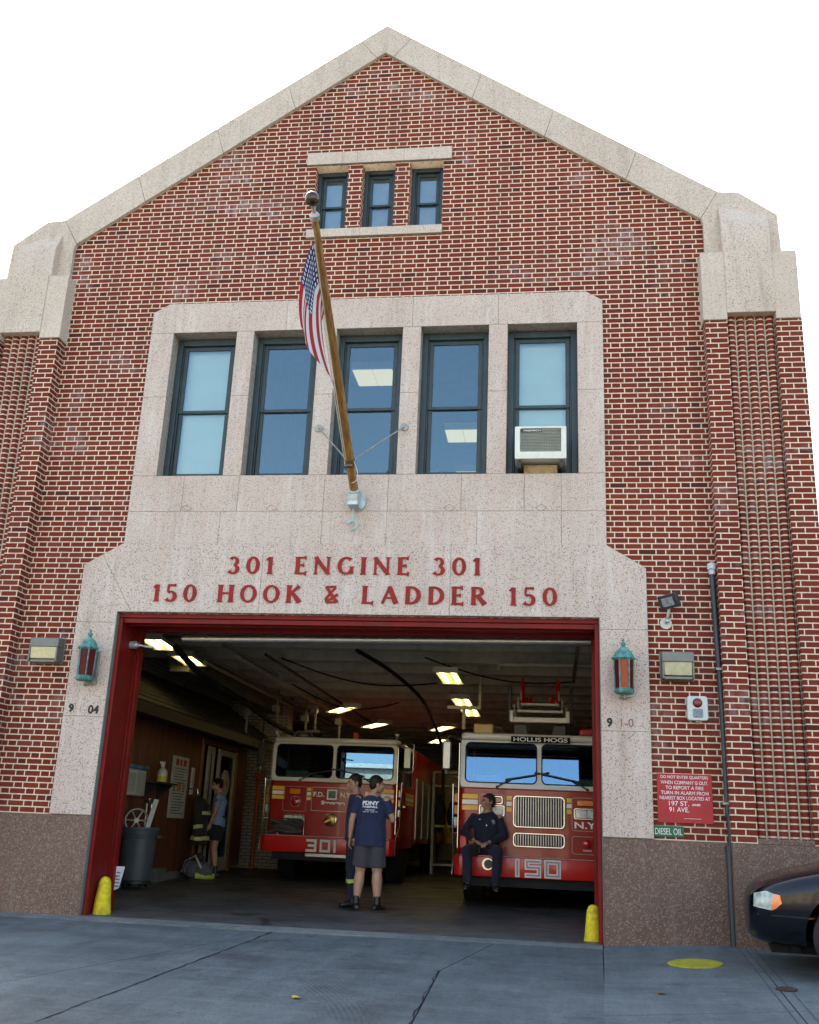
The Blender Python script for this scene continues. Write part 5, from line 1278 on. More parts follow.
# printing on his back, laid on the cloth
def print_on(shirt, items, m, name='back_print', ydir=-1):
    me = shirt.data; bv = BVHTree.FromPolygons([v.co.copy() for v in me.vertices], [p.vertices[:] for p in me.polygons])
    b = bmesh.new()
    for it in items: fit(b, *it)
    bmesh.ops.triangulate(b, faces=b.faces); bmesh.ops.subdivide_edges(b, edges=[e for e in b.edges if e.calc_length() > .03], cuts=2); bmesh.ops.triangulate(b, faces=b.faces)
    for v in b.verts:
        fr = v.co.y; x, z = -v.co.x, v.co.z
        h = bv.ray_cast(Vector((x, 1.0, z)), Vector((0, -1, 0))); y = h[0].y if h[0] else .13
        v.co = Vector((x, y + .004 - (fr) * 2, z))
    m2 = bpy.data.meshes.new(name); b.to_mesh(m2); b.free(); return finish(bpy.data.objects.new(name, m2), name, m, shirt)
M_print = mat('white_shirt_print', (.72, .74, .76), .8, var=.15, scale=60)
print_on(shirtA, [('FDNY', .225, .052, .0, 0, 1.335, .05), ('BASEBALL', .205, .028, .0, 0, 1.297, .04), ('Hollis Queens', .13, .018, .0, 0, 1.262, .02), ('Engine 301   Ladder 150', .195, .016, .0, 0, 1.238, .02)], M_print)
JB = dict(pel=V(0, .0, .98), wst=V(0, -.01, 1.11), chs=V(0, .01, 1.32), nck=V(0, -.01, 1.49), head=V(0, -.04, 1.63), hyaw=R(8), htilt=R(10),
          shL=V(.20, .01, 1.42), elL=V(.23, .06, 1.15), wrL=V(.21, .0, .91), pnL=V(-1, 0, 0), thL=V(0, -1, 0), cuL=.6,
          shR=V(-.20, .01, 1.42), elR=V(-.23, .06, 1.15), wrR=V(-.21, .0, .91), pnR=V(1, 0, 0), thR=V(0, -1, 0), cuR=.6,
          hpL=V(.10, 0, .91), knL=V(.11, -.03, .50), anL=V(.10, .01, .10), toeL=V(.2, -1, 0),
          hpR=V(-.10, 0, .91), knR=V(-.10, -.02, .50), anR=V(-.10, .03, .10), toeR=V(-.1, -1, 0))
person('dark haired man in dark navy half hidden behind the T-shirted man', (-2.72, 2.86, .042), R(-72), JB, M_sk1, M_hair, M_navy, M_navy2, dict(sleeve=.8, leg=2, bulk=1.0, hem=.12, boot=.06, seed=4, cuff=.55))
JC = dict(pel=V(0, .02, .99), wst=V(0, 0, 1.13), chs=V(0, .02, 1.33), nck=V(0, .0, 1.50), head=V(0, -.055, 1.635), hyaw=R(5), htilt=R(8),
          shL=V(.20, .015, 1.43), elL=V(.25, -.02, 1.16), wrL=V(.22, -.10, .93), pnL=V(-1, 0, 0), thL=V(0, -1, 0), cuL=.7,
          shR=V(-.20, .015, 1.43), elR=V(-.24, -.06, 1.17), wrR=V(-.16, -.26, 1.08), pnR=V(1, 0, 0), thR=V(0, 0, 1), cuR=.7,
          hpL=V(.10, .02, .92), knL=V(.12, .0, .51), anL=V(.14, .06, .10), toeL=V(.2, -1, 0),
          hpR=V(-.10, .02, .92), knR=V(-.11, -.04, .51), anR=V(-.12, .0, .10), toeR=V(0, -1, 0))
C_, shC = person('man in light blue shirt and dark shorts standing by the office door, facing left', (-6.16, 7.35, .11), R(-78), JC, M_sk2, M_hair, M_lblue, M_navy2, dict(sleeve=.66, leg=.66, bulk=1.0, hem=.10, boot=.12, seed=6, wide=.01))
g = G(); g.ball((.262, -.005, 1.345), .04, (.35, 1, 1), 14, 10); g.build('shoulder_patch', mat('red_badge', (.40, .03, .03), .7), shC, smooth=180)
# seated man
ang = 0
JD = dict(pel=V(0, .0, .12), wst=V(0, -.01, .26), chs=V(.0, -.02, .45), nck=V(.015, -.03, .615), head=V(.02, -.05, .745), hyaw=R(-58), htilt=R(3),
          shL=V(.185, -.03, .525), elL=V(.265, -.11, .29), wrL=V(.05, -.33, .185), hdL=V(-.6, -.8, -.25), pnL=V(-.2, 0, -1), thL=V(-1, .3, 0), cuL=.5,
          shR=V(-.185, -.02, .53), elR=V(-.33, -.05, .33), wrR=V(-.16, -.27, .205), hdR=V(.7, -.7, -.15), pnR=V(0, 0, -1), thR=V(.6, .6, 0), cuR=.4,
          hpL=V(.10, -.02, .085), knL=V(.19, -.43, .075), anL=V(.16, -.42, -.37), toeL=V(.15, -1, 0),
          hpR=V(-.10, -.02, .085), knR=V(-.25, -.42, .075), anR=V(-.22, -.44, -.36), toeR=V(-.15, -1, 0))
D_, shD = person('man in dark navy uniform sitting on the bumper of truck 150, head turned left', (-.96, 3.82, .765), R(0), JD, M_sk2, M_hair2, M_navy2, M_navy2, dict(sleeve=2, leg=2, bulk=1.06, hem=.03, boot=.04, seed=8, hairvol=.97, topname='jacket'))
me = shD.data; bv = BVHTree.FromPolygons([v.co.copy() for v in me.vertices], [p.vertices[:] for p in me.polygons])
def dab(x, z, r, m, nm, rzz=None):
    h = bv.ray_cast(Vector((x, -1, z)), Vector((0, 1, 0)))
    if h[0]: g = G(); g.ball(tuple(h[0]), r, (1, .25, rzz or 1), 12, 8); g.build(nm, m, shD, smooth=180)
dab(.10, .47, .034, mat('pale_chest_emblem', (.16, .20, .30), .7, var=.5, scale=70), 'chest_emblem'); dab(-.09, .50, .018, M_print, 'name_bar', .3); dab(0.01, .42, .01, M_chr, 'zip_pull', 1.4)
# ================================================================== INSIDE THE GARAGE
def wood_mat(name, a, b, plank=.0, ax=1):
    n = N(name); co = n.obj(); X, Y, Z = n.sep(co)
    f = n.noise(n.mapping(co, scale=(14, 14, 1.2)), 3, 6, .7, .5)
    c = n.mix(n.ramp(f, [(.3, 0.0), (.7, 1.0)]), a, b)
    if plank:
        u = n.math('DIVIDE', Y if ax == 1 else X, plank); fr = n.math('FRACT', u); cell = n.math('FLOOR', u)
        rnd = n.white(n.comb(cell, 0.0, 0.0)); c = n.mix(n.math('MULTIPLY', rnd, .5), c, tuple(x * .35 for x in a))
        gap = n.math('LESS_THAN', n.math('MINIMUM', fr, n.math('SUBTRACT', 1.0, fr)), .045); c = n.mix(gap, c, (.008, .005, .004))
    return n.pbr(c, .55, 0, n.bump(f, .2, .004))
M_panel = wood_mat('stained_plank', (.10, .028, .012), (.24, .075, .03), .15)
M_trimw = wood_mat('wood_trim', (.20, .08, .03), (.34, .15, .06))
T = thing('wooden_office', 'brown plank office with a shingled lean-to roof along the left garage wall', 'office')
XW = -6.66
g = G(); g.box(-7.29, XW, 3.0, 7.62, .20, 2.86); g.box(-7.29, XW, 9.75, 10.6, .25, 2.86); g.box(-7.29, XW, 7.62, 9.75, 2.52, 2.86); g.build('wall', M_panel, T)
g = G(); g.box(-7.28, XW + .10, 3.6, 6.05, .03, .30); g.box(-7.28, XW + .03, 6.051, 7.6, .05, .22); g.build('plinth', mat('painted_plinth', (.16, .18, .18), .7, dirt=.5), T, bevel=.01)
def shingle():
    n = N('dark_shingles'); co = n.obj(); bt = n.n('ShaderNodeTexBrick'); X, Y, Z = n.sep(co)
    n.set(bt.inputs['Vector'], n.comb(Y, n.math('MULTIPLY', X, 1.2), 0.0)); bt.inputs['Scale'].default_value = 1; bt.inputs['Brick Width'].default_value = .30; bt.inputs['Row Height'].default_value = .14; bt.inputs['Mortar Size'].default_value = .01
    bt.inputs['Color1'].default_value = (.022, .02, .017, 1); bt.inputs['Color2'].default_value = (.014, .012, .011, 1); bt.inputs['Mortar'].default_value = (.006, .006, .006, 1)
    return n.pbr(bt.outputs[0], .9, 0, n.bump(bt.outputs[1], .6, .02))
M_sh = shingle()
g = G(); g.prism([(-7.29, 3.62), (-6.12, 2.80), (-6.12, 2.70), (-7.29, 3.50)], 2.6, 10.85)
for k in range(8):
    x = -7.2 + k * .14; z = 3.62 - (x + 7.29) * .70; g.box(x, x + .012, 2.6, 10.85, z - .04, z + .018)
g.build('roof', M_sh, T)
g = G(); g.box(-6.14, -6.10, 2.59, 10.86, 2.60, 2.76); g.box(-6.6, -6.141, 2.7, 10.8, 2.64, 2.66); g.build('fascia', wood_mat('dark_fascia', (.012, .006, .004), (.024, .011, .006)), T)
g = G()
for y in (7.55, 9.75): g.box(XW, XW + .03, y - .01, y + .10, .12, 2.62)
g.box(XW, XW + .03, 7.55, 9.85, 2.52, 2.62); g.build('door_casing', M_trimw, T, bevel=.004)
M_dw = mat('cream_door_paint', (.42, .40, .32), .5, dirt=.3)
for nm, y0, y1, opn in (('door', 8.62, 9.70, 0), ('door', 7.95, 8.30, 1)):
    g = G(); st_ = .11 if not opn else .10
    x0, x1 = (XW - .03, XW + .02) if not opn else (XW - .02, XW + .03)
    g.box(x0, x1, y0, y0 + st_, .16, 2.50); g.box(x0, x1, y1 - st_, y1, .16, 2.50); g.box(x0, x1, y0 + st_, y1 - st_, 2.38, 2.50); g.box(x0, x1, y0 + st_, y1 - st_, .16, .42)
    d = g.build(nm, M_dw, T, bevel=.004)
    g = G(); g.box(x0 + .02, x0 + .028, y0 + st_, y1 - st_, .42, 2.38); g.build('pane', M_wind, d)
    if not opn:
        g = G(); g.tube([(XW + .01, 9.13 + .20 * math.cos(a), 1.85 + .24 * math.sin(a)) for a in [2 * PI * k / 24 for k in range(24)]], .03, 6, closed=True); g.tube([(XW + .01, 9.13, 1.65), (XW + .01, 9.13, 2.05)], .03, 6); g.build('door_emblem', mat('etched_emblem', (.45, .32, .26), .6, var=.4, scale=30), d)
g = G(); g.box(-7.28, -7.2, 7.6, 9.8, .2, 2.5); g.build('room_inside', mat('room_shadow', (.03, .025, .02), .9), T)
# towel dispenser, shelf, bottle
t = thing('towel_dispenser', 'white paper towel dispenser on the plank wall above the grey bin', 'dispenser', (XW, 4.12, 1.42))
g = G(); g.box(.003, .17, -.40, .40, .0, .40); g.build('case', mat('dispenser_white', (.55, .56, .50), .4, dirt=.2), t, bevel=.02)
g = G(); g.box(.171, .18, -.36, -.05, .05, .34); g.box(.171, .178, .0, .36, .03, .37); g.build('front_panel', mat('dispenser_grey', (.40, .41, .37), .4), t, bevel=.006)
g = G(); g.box(.02, .20, -.30, .40, .401, .47); g.build('folded_towels', mat('blue_cloth_stack', (.10, .17, .26), .8, var=.4), t, bevel=.02)
t = thing('wall_shelf', 'small dark bracket shelf on the plank wall right of the dispenser', 'shelf', (XW, 5.15, 1.64))
g = G(); g.box(.003, .32, -.42, .42, .0, .03); g.build('board', mat('dark_board', (.04, .028, .02), .6), t, bevel=.003)
g = G()
for y in (-.3, .3): g.prism([(.003, -.002), (.28, -.002), (.003, -.26)], y - .012, y + .012)
g.build('bracket', M_blkp, t)
t = thing('spray_bottle', 'pale plastic bottle with yellow liquid standing on the small shelf', 'bottle', (XW + .16, 5.22, 1.672))
g = G(); g.lathe([(.075, 0), (.085, .02), (.085, .16), (.07, .20), (.03, .24), (.026, .27)], 20); g.build('bottle', mat('milky_plastic', (.55, .56, .48), .35), t, smooth=50)
g = G(); g.lathe([(.087, .02), (.087, .10)], 20); g.build('label_band', mat('yellow_liquid', (.62, .48, .05), .4), t, smooth=50)
g = G(); g.lathe([(.03, .265), (.03, .30)], 14); g.box(-.03, .03, -.09, .03, .30, .34); g.box(-.008, .008, -.08, -.06, .25, .30); g.build('trigger', M_wht, t, bevel=.004)
t = thing('wall_tap', 'small chrome tap with a hanging pipe under the shelf', 'tap', (XW, 4.95, 1.35))
g = G(); g.tube([(.003, 0, 0), (.10, 0, 0), (.14, 0, -.04), (.14, 0, -.10)], .022, 10); g.ball((.09, 0, .04), .03); g.build('spout', M_chr, t, smooth=60)
g = G(); g.tube([(.05, .02, -.02), (.05, .03, -.5), (.06, -.02, -.80)], .016, 8); g.build('waste_pipe', M_alu, t, smooth=60)
# poster
t = thing('notice_poster', 'tall white notice with a red heading pinned to the plank wall', 'poster', (XW + .012, 6.45, 1.12))
g = G(); g.box(0, .008, -.42, .42, 0, 1.06); g.build('sheet', mat('poster_paper', (.50, .52, .46), .7, dirt=.15), t)
g = G(); g.box(.009, .011, -.26, -.10, .90, 1.01); g.box(.009, .011, -.04, .06, .90, 1.01); g.box(.009, .011, .12, .28, .90, 1.01); g.build('red_heading', mat('poster_red', (.42, .05, .04), .6), t)
g = G()
for k in range(17):
    z = .84 - k * .048
    if 5 < k < 9: g.box(.009, .0105, -.30, -.18, z, z + .03); g.box(.009, .0105, .18, .30, z, z + .03)
    else: g.box(.009, .0105, -.33 + .02 * (k % 3), .33 - .05 * (k % 4), z, z + .016)
g.build('text_rows', mat('poster_ink', (.12, .13, .13), .7), t)
g = G(); g.box(.009, .0108, -.10, .12, .46, .60); g.build('picture', mat('poster_orange', (.50, .20, .10), .7, var=.5, scale=30), t)
g = G(); g.box(0, .03, -.10, .02, 0, .48); o = g.build('door_bell_plate', mat('dispenser_white'), None); o.location = (XW + .002, 7.18, 1.55); tag(o, 'narrow white plate on the wall between the poster and the office door', 'wall plate')
# trash can on a dolly
t = thing('trash_can', 'round dark grey plastic rubbish bin on a wheeled dolly', 'trash can', (-6.30, 4.04, .08))
n = N('bin_plastic'); M_bin = n.pbr(n.mix(n.noise(n.obj(), 6, 5), (.045, .055, .065), (.085, .10, .112)), .5)
g = G(); g.lathe([(.215, .10), (.225, .11), (.262, .70), (.275, .72), (.275, .76), (.285, .77), (.29, .83), (.30, .84), (.30, .87), (.285, .875), (.27, .86), (.24, .2), (.02, .19)], 40)
g.build('bin', M_bin, t, smooth=35)
for s in (-1, 1):
    g = G(); g.box(s * .33 - .035, s * .33 + .035, -.06, .06, .72, .76); g.build('handle', M_bin, t, bevel=.008)
g = G(); g.lathe([(.24, .06), (.25, .065), (.25, .095), (.24, .10)], 30)
dl = g.build('dolly', M_blkp, t, smooth=40)
for k in range(4):
    a = PI / 4 + k * PI / 2; g = G(); g.tube([(.19 * math.cos(a) - .015, .19 * math.sin(a), .03), (.19 * math.cos(a) + .015, .19 * math.sin(a), .03)], .03, 14); g.build('castor', M_blk, dl, smooth=40)
t = thing('fan_guard', 'grey round spoked guard leaning in the rubbish bin', 'fan guard', (-6.40, 4.09, 1.05), .5)
g = G(); g.tube([(.17 * math.cos(a), 0, .17 * math.sin(a)) for a in [2 * PI * k / 28 for k in range(28)]], .018, 8, closed=True); g.build('rim', M_steel, t, smooth=60)
g = G(); g.tube([(0, -.02, 0), (0, .02, 0)], .04, 14)
for k in range(6): a = PI * k / 3; g.tube([(0, 0, 0), (.17 * math.cos(a), 0, .17 * math.sin(a))], .014, 6)
g.build('spokes', M_steel, t, smooth=60)
g = G(); g.box(-.035, .035, -.006, .006, -.35, .36); o = g.build('cardboard_strip', mat('white_card', (.55, .56, .54), .7)); o.location = (-6.16, 4.01, 1.02); o.rotation_euler = (0, R(12), .3); tag(o, 'narrow white strip sticking up out of the rubbish bin', 'strip')
# turnout coat hanging at the office door and bag on the floor
t = thing('turnout_coat', 'black firefighter coat with lime reflective bands hanging beside the office door', 'coat', (-6.36, 7.0, .70))
g = G(); ell = lambda x, y, z, a, b: ((x, y, z), a, b, None)
g.loft([ell(0, 0, -.02, .14, .19), ell(0, 0, .15, .13, .20), ell(.0, 0, .45, .12, .20), ell(-.02, 0, .66, .12, .22), ell(-.06, 0, .76, .09, .16), ell(-.10, 0, .82, .05, .07)], 24)
for s in (-1, 1): g.tube([(0, s * .18, .68), (.03, s * .24, .45), (.05, s * .25, .20), (.05, s * .22, .05)], [.08, .075, .07, .065], 14)
me = remesh(g, .012, 4, folds(12, .02, 6)); add_mesh('coat', me, M_bunker, t)
def band(pts, r): g = G(); g.tube(pts, r, 18); return g.build('reflective_band', mat('aged_lime_band', (.50, .52, .24), .5, var=.25, scale=30), t, smooth=40)
g = G(); g.loft([ell(.012, 0, .56, .138, .215), ell(.012, 0, .50, .14, .215)], 24); g.build('reflective_band', mat('aged_lime_band', (.50, .52, .24), .5), t, smooth=40)
g = G(); g.loft([ell(.012, 0, .13, .155, .222), ell(.012, 0, .06, .16, .222)], 24); g.build('reflective_band', mat('aged_lime_band'), t, smooth=40)
for s in (-1, 1):
    for (a, b) in (((.045, s * .25, .32), (.055, s * .252, .26)), ((.06, s * .225, .12), (.06, s * .22, .06))): band([a, b], .088)
g = G(); g.tube([(-.29, 0, .95), (-.12, 0, .95), (-.10, 0, .86)], .012, 8); g.build('coat_hook', M_chr, t)
t = thing('gear_bag', 'slumped grey gear bag on the floor at the foot of the coat', 'bag', (-6.28, 6.85, .10))
g = G(); g.ball((0, 0, .16), .26, (1.1, .9, .62)); g.ball((.14, -.10, .14), .16, (1, 1, .85)); g.ball((-.12, .1, .25), .13); add_mesh('bag', remesh(g, .014, 4, folds(20, .03, 7)), mat('grey_bag_cloth', (.11, .115, .14), .8, var=.3, scale=12), t)
g = G(); g.ball((-.02, -.03, .36), .12, (1.2, 1, .7)); add_mesh('folded_hood', remesh(g, .012, 3, folds(22, .02, 9)), M_bunker, t)
g = G(); g.tube([(.20, -.22, .10), (.10, -.25, .28), (-.02, -.12, .40), (-.2, -.12, .30), (-.27, -.1, .1)], .018, 8, flat=.4); g.build('strap', mat('white_strap', (.45, .46, .45), .7), t, smooth=60)
g = G(); g.tube([(.05, -.25, .07), (.25, -.16, .06), (.30, .0, .06)], .05, 10, flat=.7); g.build('reflective_patch', M_lime, t, smooth=60)
# leaning notice board strip by the left bollard
t = thing('notice_strip', 'small white printed card fixed at shin height behind the left yellow bollard', 'card', (-5.245, .70, .22))
t.scale = (.78, 1, .85)
g = G(); g.prism([(0, .0), (.12, .05), (.18, .34), (-.02, .34)], 0, .012); g.build('card', mat('card_white', (.62, .66, .68), .6), t)
g = G()
for k in range(5): g.box(.02 + .01 * k, .12, -.003, -.0005, .07 + .045 * k, .085 + .045 * k)
g.build('print', mat('poster_ink'), t)
g = G(); g.box(.045, .075, -.003, -.0008, .19, .22); g.build('orange_mark', mat('orange_mark', (.5, .22, .04), .6), t)
# bollards (jamb guards)
def bollard(x, y, rz, label, h):
    g = G(); k = 0
    g.loft([((0, 0, 0), .105, .105, None), ((0, 0, .03), .105, .10, None), ((0, 0, h * .35), .092, .09, None), ((0, 0, h * .7), .076, .075, None), ((0, 0, h * .86), .066, .066, None), ((0, 0, h * .95), .048, .05, None), ((0, 0, h), .018, .02, None)], 28)
    bmesh.ops.subdivide_edges(g.b, edges=g.b.edges[:], cuts=2, use_grid_fill=True)
    for v in g.b.verts: v.co.xy *= 1 + .05 * noise.noise(v.co * 7 + Vector((x, 0, 0)))
    o = g.build('bollard', M_yel, None, 60); o.location = (x, y, gz(y) - .004); o.rotation_euler = (0, 0, rz); tag(o, label, 'bollard', 'yellow guards at the foot of the door frame')
bollard(-5.14, .26, 0, 'chipped yellow jamb guard at the foot of the left door post', .41)
bollard(.43, .34, 2, 'yellow jamb guard at the foot of the right door post', .37)
# fluorescent fixtures
M_tubeg = emis('fluorescent_glow', (1.0, .82, .34), 1.7)
M_whitegear = mat('fixture_enamel', (.55, .53, .42), .5)
def fixture(x, y, z, L, label, rz=0.0, drop=.35):
    t = thing('ceiling_lamp', label, 'ceiling lamp', (x, y, z), rz, 'fluorescent lamps under the garage ceiling')
    g = G(); g.box(-.13, .13, -L / 2, L / 2, .05, .07); g.prism([(-.13, .05), (-.18, -.01), (-.17, -.01), (-.12, .05)], -L / 2, L / 2); g.prism([(.13, .05), (.18, -.01), (.17, -.01), (.12, .05)], -L / 2, L / 2); g.build('reflector', M_whitegear, t)
    for s in (-1, 1):
        g = G(); g.tube([(s * .09, -L / 2 + .03, .01), (s * .09, L / 2 - .03, .01)], .026, 10); g.build('tube', M_tubeg, t, smooth=60)
        g = G(); g.box(-.2, .2, s * L / 2 - .02, s * L / 2 + .02, -.02, .07); g.build('end_cap', M_whitegear, t)
    g = G()
    for y_ in (-L * .35, L * .35): g.tube([(0, y_, .07), (0, y_, drop)], .007, 6)
    g.build('hanger', M_alu, t)
fixture(-1.72, 5.35, 3.55, 1.3, 'nearest glowing fluorescent lamp above the man on the bumper', 0, .30)
fixture(-1.78, 8.6, 3.55, 1.25, 'glowing lamp just beyond the nearest one over the right truck', 0, .3)
fixture(-1.75, 10.3, 3.55, 1.25, 'third lamp in the row over the right truck', 0, .3)
fixture(-2.7, 13.9, 3.55, 1.3, 'small far lamp low between the two trucks', .4, .3)
fixture(-4.55, 10.4, 3.55, 1.3, 'glowing lamp above the white roof of the red engine', .5, .3)
fixture(-4.35, 13.6, 3.55, 1.3, 'farther lamp above the red engine beside its beacon', .5, .3)
fixture(-5.95, 3.0, 3.62, .95, 'slim lamp in the upper left corner just inside the door frame', .1, .24)
fixture(-6.0, 4.5, 3.62, 1.0, 'second slim lamp behind the one inside the left door frame', .1, .24)
fixture(-3.2, 17.5, 3.55, 1.3, 'faint lamp at the far back of the garage', .3, .3)
# lamp conduit, ceiling pipes, door track, hoses
t = thing('hose_drop', 'white conduit frame hanging beside the nearest ceiling lamp', 'conduit', (-1.55, 6.4, 3.05))
g = G(); g.box(-.30, .30, -.03, .03, .10, .16); g.box(-.03, .03, -.03, .03, -.25, .10); g.box(.25, .30, -.03, .03, .16, .9); g.build('frame', mat('conduit_paint', (.34, .33, .28), .5), t, bevel=.006)
t = thing('ceiling_pipe', 'long grey pipe running across under the garage ceiling', 'pipe', (0, 0, 0))
g = G(); g.tube([(-7.2, 3.2, 3.74), (2.5, 3.2, 3.78)], .05, 12); g.build('pipe', M_alu, t, smooth=60)
t = thing('ceiling_pipe', 'thin white pipe under the beams at the right, above the ladder', 'pipe', (0, 0, 0))
g = G(); g.tube([(-.9, 5.3, 3.78), (2.5, 5.3, 3.80)], .035, 10); g.tube([(-.9, 5.3, 3.78), (-.9, 5.3, 3.68)], .035, 10); g.build('pipe', M_whitegear, t, smooth=60)
t = thing('heater_box', 'long pale slotted unit under the beams near the door head', 'heater', (-2.75, 2.5, 3.62))
g = G(); g.box(-.62, .62, -.08, .08, 0, .12); g.build('case', M_whitegear, t, bevel=.005)
g = G()
for k in range(12): g.box(-.58 + k * .098, -.51 + k * .098, -.084, -.081, .03, .09)
g.build('slot', M_dark, t)
def hose(pts, r, label):
    P = [Vector(p) for p in pts]; L = []
    for i in range(len(P) - 1):
        p0, p1, p2, p3 = P[max(i - 1, 0)], P[i], P[i + 1], P[min(i + 2, len(P) - 1)]
        for k in range(8):
            s_ = k / 8; L.append(.5 * ((2 * p1) + (p2 - p0) * s_ + (2 * p0 - 5 * p1 + 4 * p2 - p3) * s_ ** 2 + (3 * p1 - p0 - 3 * p2 + p3) * s_ ** 3))
    L.append(P[-1]); g = G(); g.tube(L, [r * (1.0 + .1 * (i % 2)) for i in range(len(L))], 12); o = g.build('exhaust_hose', M_blk, None, 60); tag(o, label, 'hose', 'black exhaust hoses hanging from the garage ceiling'); return o
hose([(-3.1, 4.2, 3.78), (-2.8, 6.0, 3.72), (-2.55, 8.2, 3.55), (-2.45, 9.6, 3.25), (-2.3, 10.2, 2.6), (-2.3, 10.3, 1.4)], .032, 'black hose curving across the ceiling between the two trucks')
hose([(-5.5, 2.6, 3.5), (-5.9, 5.0, 3.45), (-5.95, 7.5, 3.35), (-5.8, 9.6, 3.1), (-5.4, 11.5, 2.9)], .05, 'black hose sagging over the shingled roof on the left')
# door track rails
t = thing('door_track', 'pair of steel rails and brackets carrying the raised door', 'track', (0, 0, 0))
for x in (-5.0, .35):
    g = G(); g.box(x - .03, x + .03, .9, 6.5, 3.66, 3.72); g.build('rail', M_alu, t)
g = G(); g.box(-5.0, .38, 1.3, 1.36, 3.60, 3.80); g.box(-5.0, .38, 1.9, 1.94, 3.66, 3.84); g.build('raised_door', mat('door_slats', (.10, .10, .095), .5, .3), t)
# orange stand pipe, wall valve, lockers and clutter at the back between the trucks
t = thing('standpipe', 'orange standpipe rising beside the white brick pillar', 'pipe', (-6.45, 10.9, .16))
g = G(); g.tube([(0, 0, 0), (0, 0, 2.1)], .045, 12); g.tube([(0, 0, 1.9), (.0, -.15, 1.9)], .04, 10); g.build('riser', mat('orange_pipe_paint', (.42, .10, .03), .5, dirt=.3), t, smooth=60)
g = G(); g.tube([(.07 * math.cos(a), -.17, 1.9 + .07 * math.sin(a)) for a in [2 * PI * k / 16 for k in range(16)]], .01, 6, closed=True); g.build('valve_wheel', M_rlens, t)
t = thing('gear_rack', 'open steel rack with hanging dark gear between the trucks at the back', 'rack', (-1.9, 12.5, .19))
g = G()
for x in (-.8, 0, .8): g.box(x - .03, x + .03, -.3, .3, 0, 2.2)
for z in (.2, 1.9, 2.2): g.box(-.8, .8, -.3, .3, z - .02, z + .02)
g.build('frame', M_steel, t)
for k in range(5):
    g = G(); x = -.66 + k * .31; g.ball((x, -.05, 1.3), .16, (.8, .9, 2.6)); add_mesh('hanging_gear', remesh(g, .02, 2, folds(30 + k, .05, 5)), M_bunker, t)
    g = G(); g.box(x - .13, x + .13, -.22, -.19, 1.0, 1.05); g.build('reflective_band', mat('aged_lime_band'), t)
# compartments on truck flank visible between the trucks
t = thing('tool_board', 'row of tools and cylinders on the side wall behind the trucks', 'tool rack', (-2.6, 15.5, .23))
g = G(); g.box(-1.6, 1.6, 0, .1, .2, 2.4); g.build('board', mat('pale_board', (.26, .24, .17), .8, dirt=.5), t)
for k in range(7): g = G(); x = -1.3 + k * .42; g.cyl((x, -.1, .6), (x, -.1, 1.3 + .1 * (k % 3)), .08); g.build('cylinder', (M_yel, M_steel, M_blkp)[k % 3], t, smooth=50)

# pipes and hangers crowding the ceiling on the left side of the bay
t = thing('duct_run', 'cluster of grey ducts, pipes and hangers above the red engine at the left', 'ducts', (-5.6, 8.6, 0))
g = G(); g.box(-.9, -.55, -3.6, 4, 3.50, 3.80); g.build('duct', mat('dusty_duct', (.16, .155, .13), .6, .3, dirt=.4), t, bevel=.01)
for k, (x, z, r) in enumerate(((-.35, 3.70, .04), (-.2, 3.74, .03), (.5, 3.66, .035), (.95, 3.72, .025))):
    g = G(); g.cyl((x, -4.2, z), (x, 7, z), r, n=12); g.build('pipe', (M_alu, M_steel, M_whitegear, M_blkp)[k], t, smooth=60)
for k, (x, y, l) in enumerate(((-.25, 1.2, .9), (.2, 2.0, 1.1), (.5, 1.6, .8), (-.6, .2, 1.2), (.75, 3.0, 1.0))):
    g = G(); g.box(x - .02, x + .02, y - .02, y + .02, 3.85 - l, 3.86); g.box(x - .16, x + .10, y - .03, y + .03, 3.85 - l - .03, 3.85 - l + .02); g.box(x - .10, x + .04, y - .08, y + .08, 3.84 - l * .5, 3.84 - l * .5 + .14); g.build('hanger', M_steel, t)
t = thing('cable_bundle', 'dark cables looping below the beams over the middle of the bay', 'cables', (0, 0, 0))
for a, b, s_ in (((-4.6, 5.2, 3.8), (-2.2, 7.8, 3.8), .22), ((-2.1, 5.0, 3.82), (.4, 7.4, 3.82), .18), ((-5.2, 8.4, 3.8), (-3.4, 11.0, 3.8), .3)):
    A_, B_ = Vector(a), Vector(b); g = G(); g.tube([A_.lerp(B_, k / 14) - Vector((0, 0, s_ * math.sin(PI * k / 14))) for k in range(15)], .014, 8); g.build('cable', M_blk, t, smooth=60)
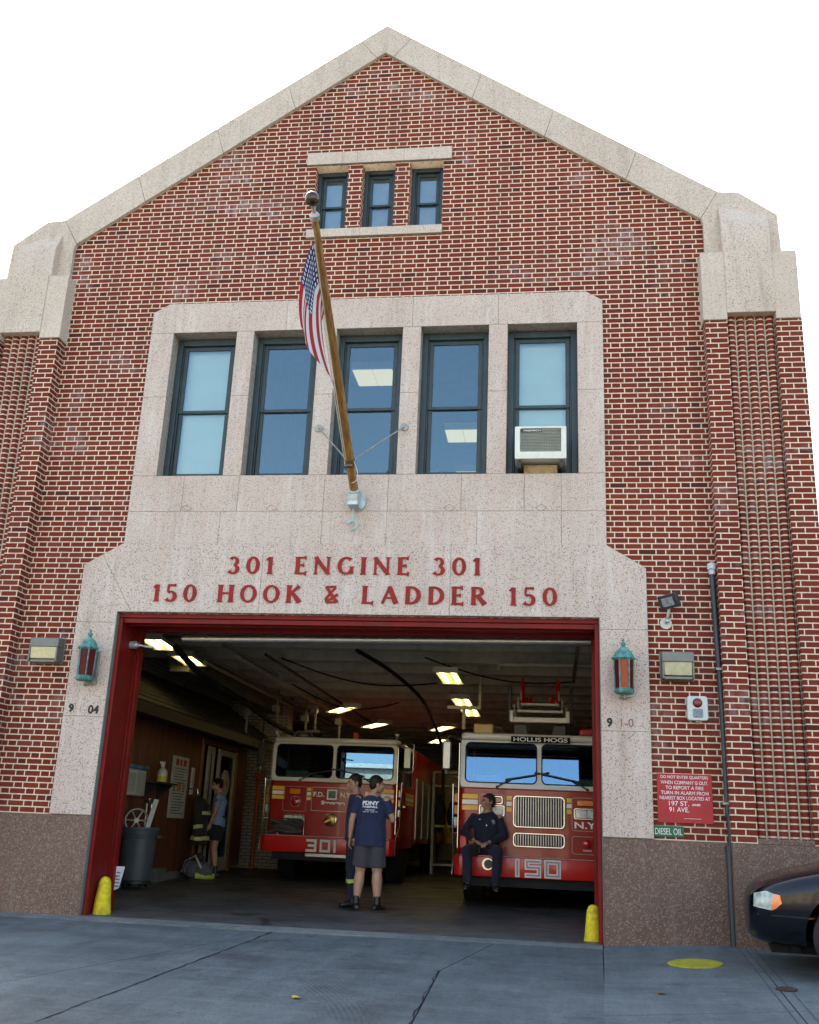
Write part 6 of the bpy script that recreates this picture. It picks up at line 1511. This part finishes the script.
# ================================================================== ADDED HOUSES ACROSS THE STREET (behind the camera; sunlit, they light the shaded front)
M_fac = mat('pale_render', (.55, .47, .37), .8, var=.08, scale=1)
for i in range(6):
    x = -27 + i * 9.2
    t = thing('bounce_row_house', '%s pale two storey row house from the west, added across the street to bounce sunlight' % ('first', 'second', 'third', 'fourth', 'fifth', 'sixth')[i], 'house', (x, -24, -.35), 0, 'unseen row houses added to bounce sunlight')
    h = 6.2 + .3 * (i % 2)
    plate('wall', [rect(-4.2, 4.2, 0, h)] + [rect(a, a + 1.1, z, z + 1.5)[::-1] for z in (1.0, 3.9) for a in (-3.4, 2.2)] + [rect(-.9, .3, 3.9, 5.4)[::-1]], -.25, 0, M_fac, t)
    g = G(); g.box(-4.2, 4.2, -8, -.26, 0, h - .05); g.build('rear_volume', M_fac, t)
    g = G(); g.box(-4.35, 4.35, -8.2, .2, h, h + .2); g.build('cornice', M_wht, t)
    for z in (1.0, 3.9):
        for a in (-3.4, 2.2):
            g = G(); g.box(a, a + 1.1, -.16, -.10, z, z + 1.5); g.build('window', mat('house_window', (.05, .06, .07), .2), t)
    g = G(); g.box(-.9, .3, -.16, -.1, 3.9, 5.4); g.build('window', mat('house_window'), t)
    g = G(); g.box(-.9, .3, .0, .06, .0, 2.2); g.build('door', mat('house_door', (.12, .05, .03), .5), t)
# ================================================================== CAMERA, LIGHT
P_F, P_P, P_R, P_Y = 1018.557, 0.30540, 0.0429, -0.1466
fw = Vector((math.sin(P_Y) * math.cos(P_P), math.cos(P_Y) * math.cos(P_P), math.sin(P_P)))
rt = Vector((math.cos(P_Y), -math.sin(P_Y), 0)); up = rt.cross(fw)
rx = math.cos(P_R) * rt + math.sin(P_R) * up; ux = -math.sin(P_R) * rt + math.cos(P_R) * up
cd = bpy.data.cameras.new('camera'); cam = bpy.data.objects.new('camera', cd); COL.objects.link(cam)
cd.sensor_fit = 'HORIZONTAL'; cd.sensor_width = 36; cd.lens = P_F * 36 / 819; cd.clip_end = 3000; cd.clip_start = .1
M4 = Matrix((rx, ux, -fw)).transposed().to_4x4(); M4.translation = Vector((0, -11.7, 1.03)); cam.matrix_world = M4
sc.camera = cam
SUN_EL, SUN_AZ = R(50), R(-25)      # behind the building, a little to the left
w = bpy.data.worlds.new('World'); sc.world = w; w.use_nodes = True; nt = w.node_tree
bg = nt.nodes['Background']; sky = nt.nodes.new('ShaderNodeTexSky'); sky.sky_type = 'NISHITA'; sky.sun_disc = False
sky.sun_elevation = SUN_EL; sky.sun_rotation = SUN_AZ; sky.air_density = 1.0; sky.dust_density = 2.2; sky.ozone_density = 1.0; sky.altitude = 10
nt.links.new(sky.outputs[0], bg.inputs[0]); bg.inputs[1].default_value = .15
sl = bpy.data.lights.new('sun', 'SUN'); sl.energy = 4.0; sl.angle = R(.53); sl.color = (1, .95, .86)
so = bpy.data.objects.new('sun', sl); COL.objects.link(so)
sd = Vector((math.sin(SUN_AZ) * math.cos(SUN_EL), math.cos(SUN_AZ) * math.cos(SUN_EL), math.sin(SUN_EL)))
so.rotation_euler = sd.to_track_quat('Z', 'Y').to_euler()
vs_ = sc.view_settings; sc.display_settings.display_device = 'sRGB'
vs_.view_transform = 'Standard'; vs_.look = 'None'; vs_.gamma = 1; vs_.use_curve_mapping = False
vs_.exposure = 2.28
vs_.use_white_balance = True; vs_.white_balance_temperature = 7600; vs_.white_balance_tint = 6
sc.cycles.max_bounces = 7; sc.cycles.diffuse_bounces = 4; sc.cycles.transparent_max_bounces = 12
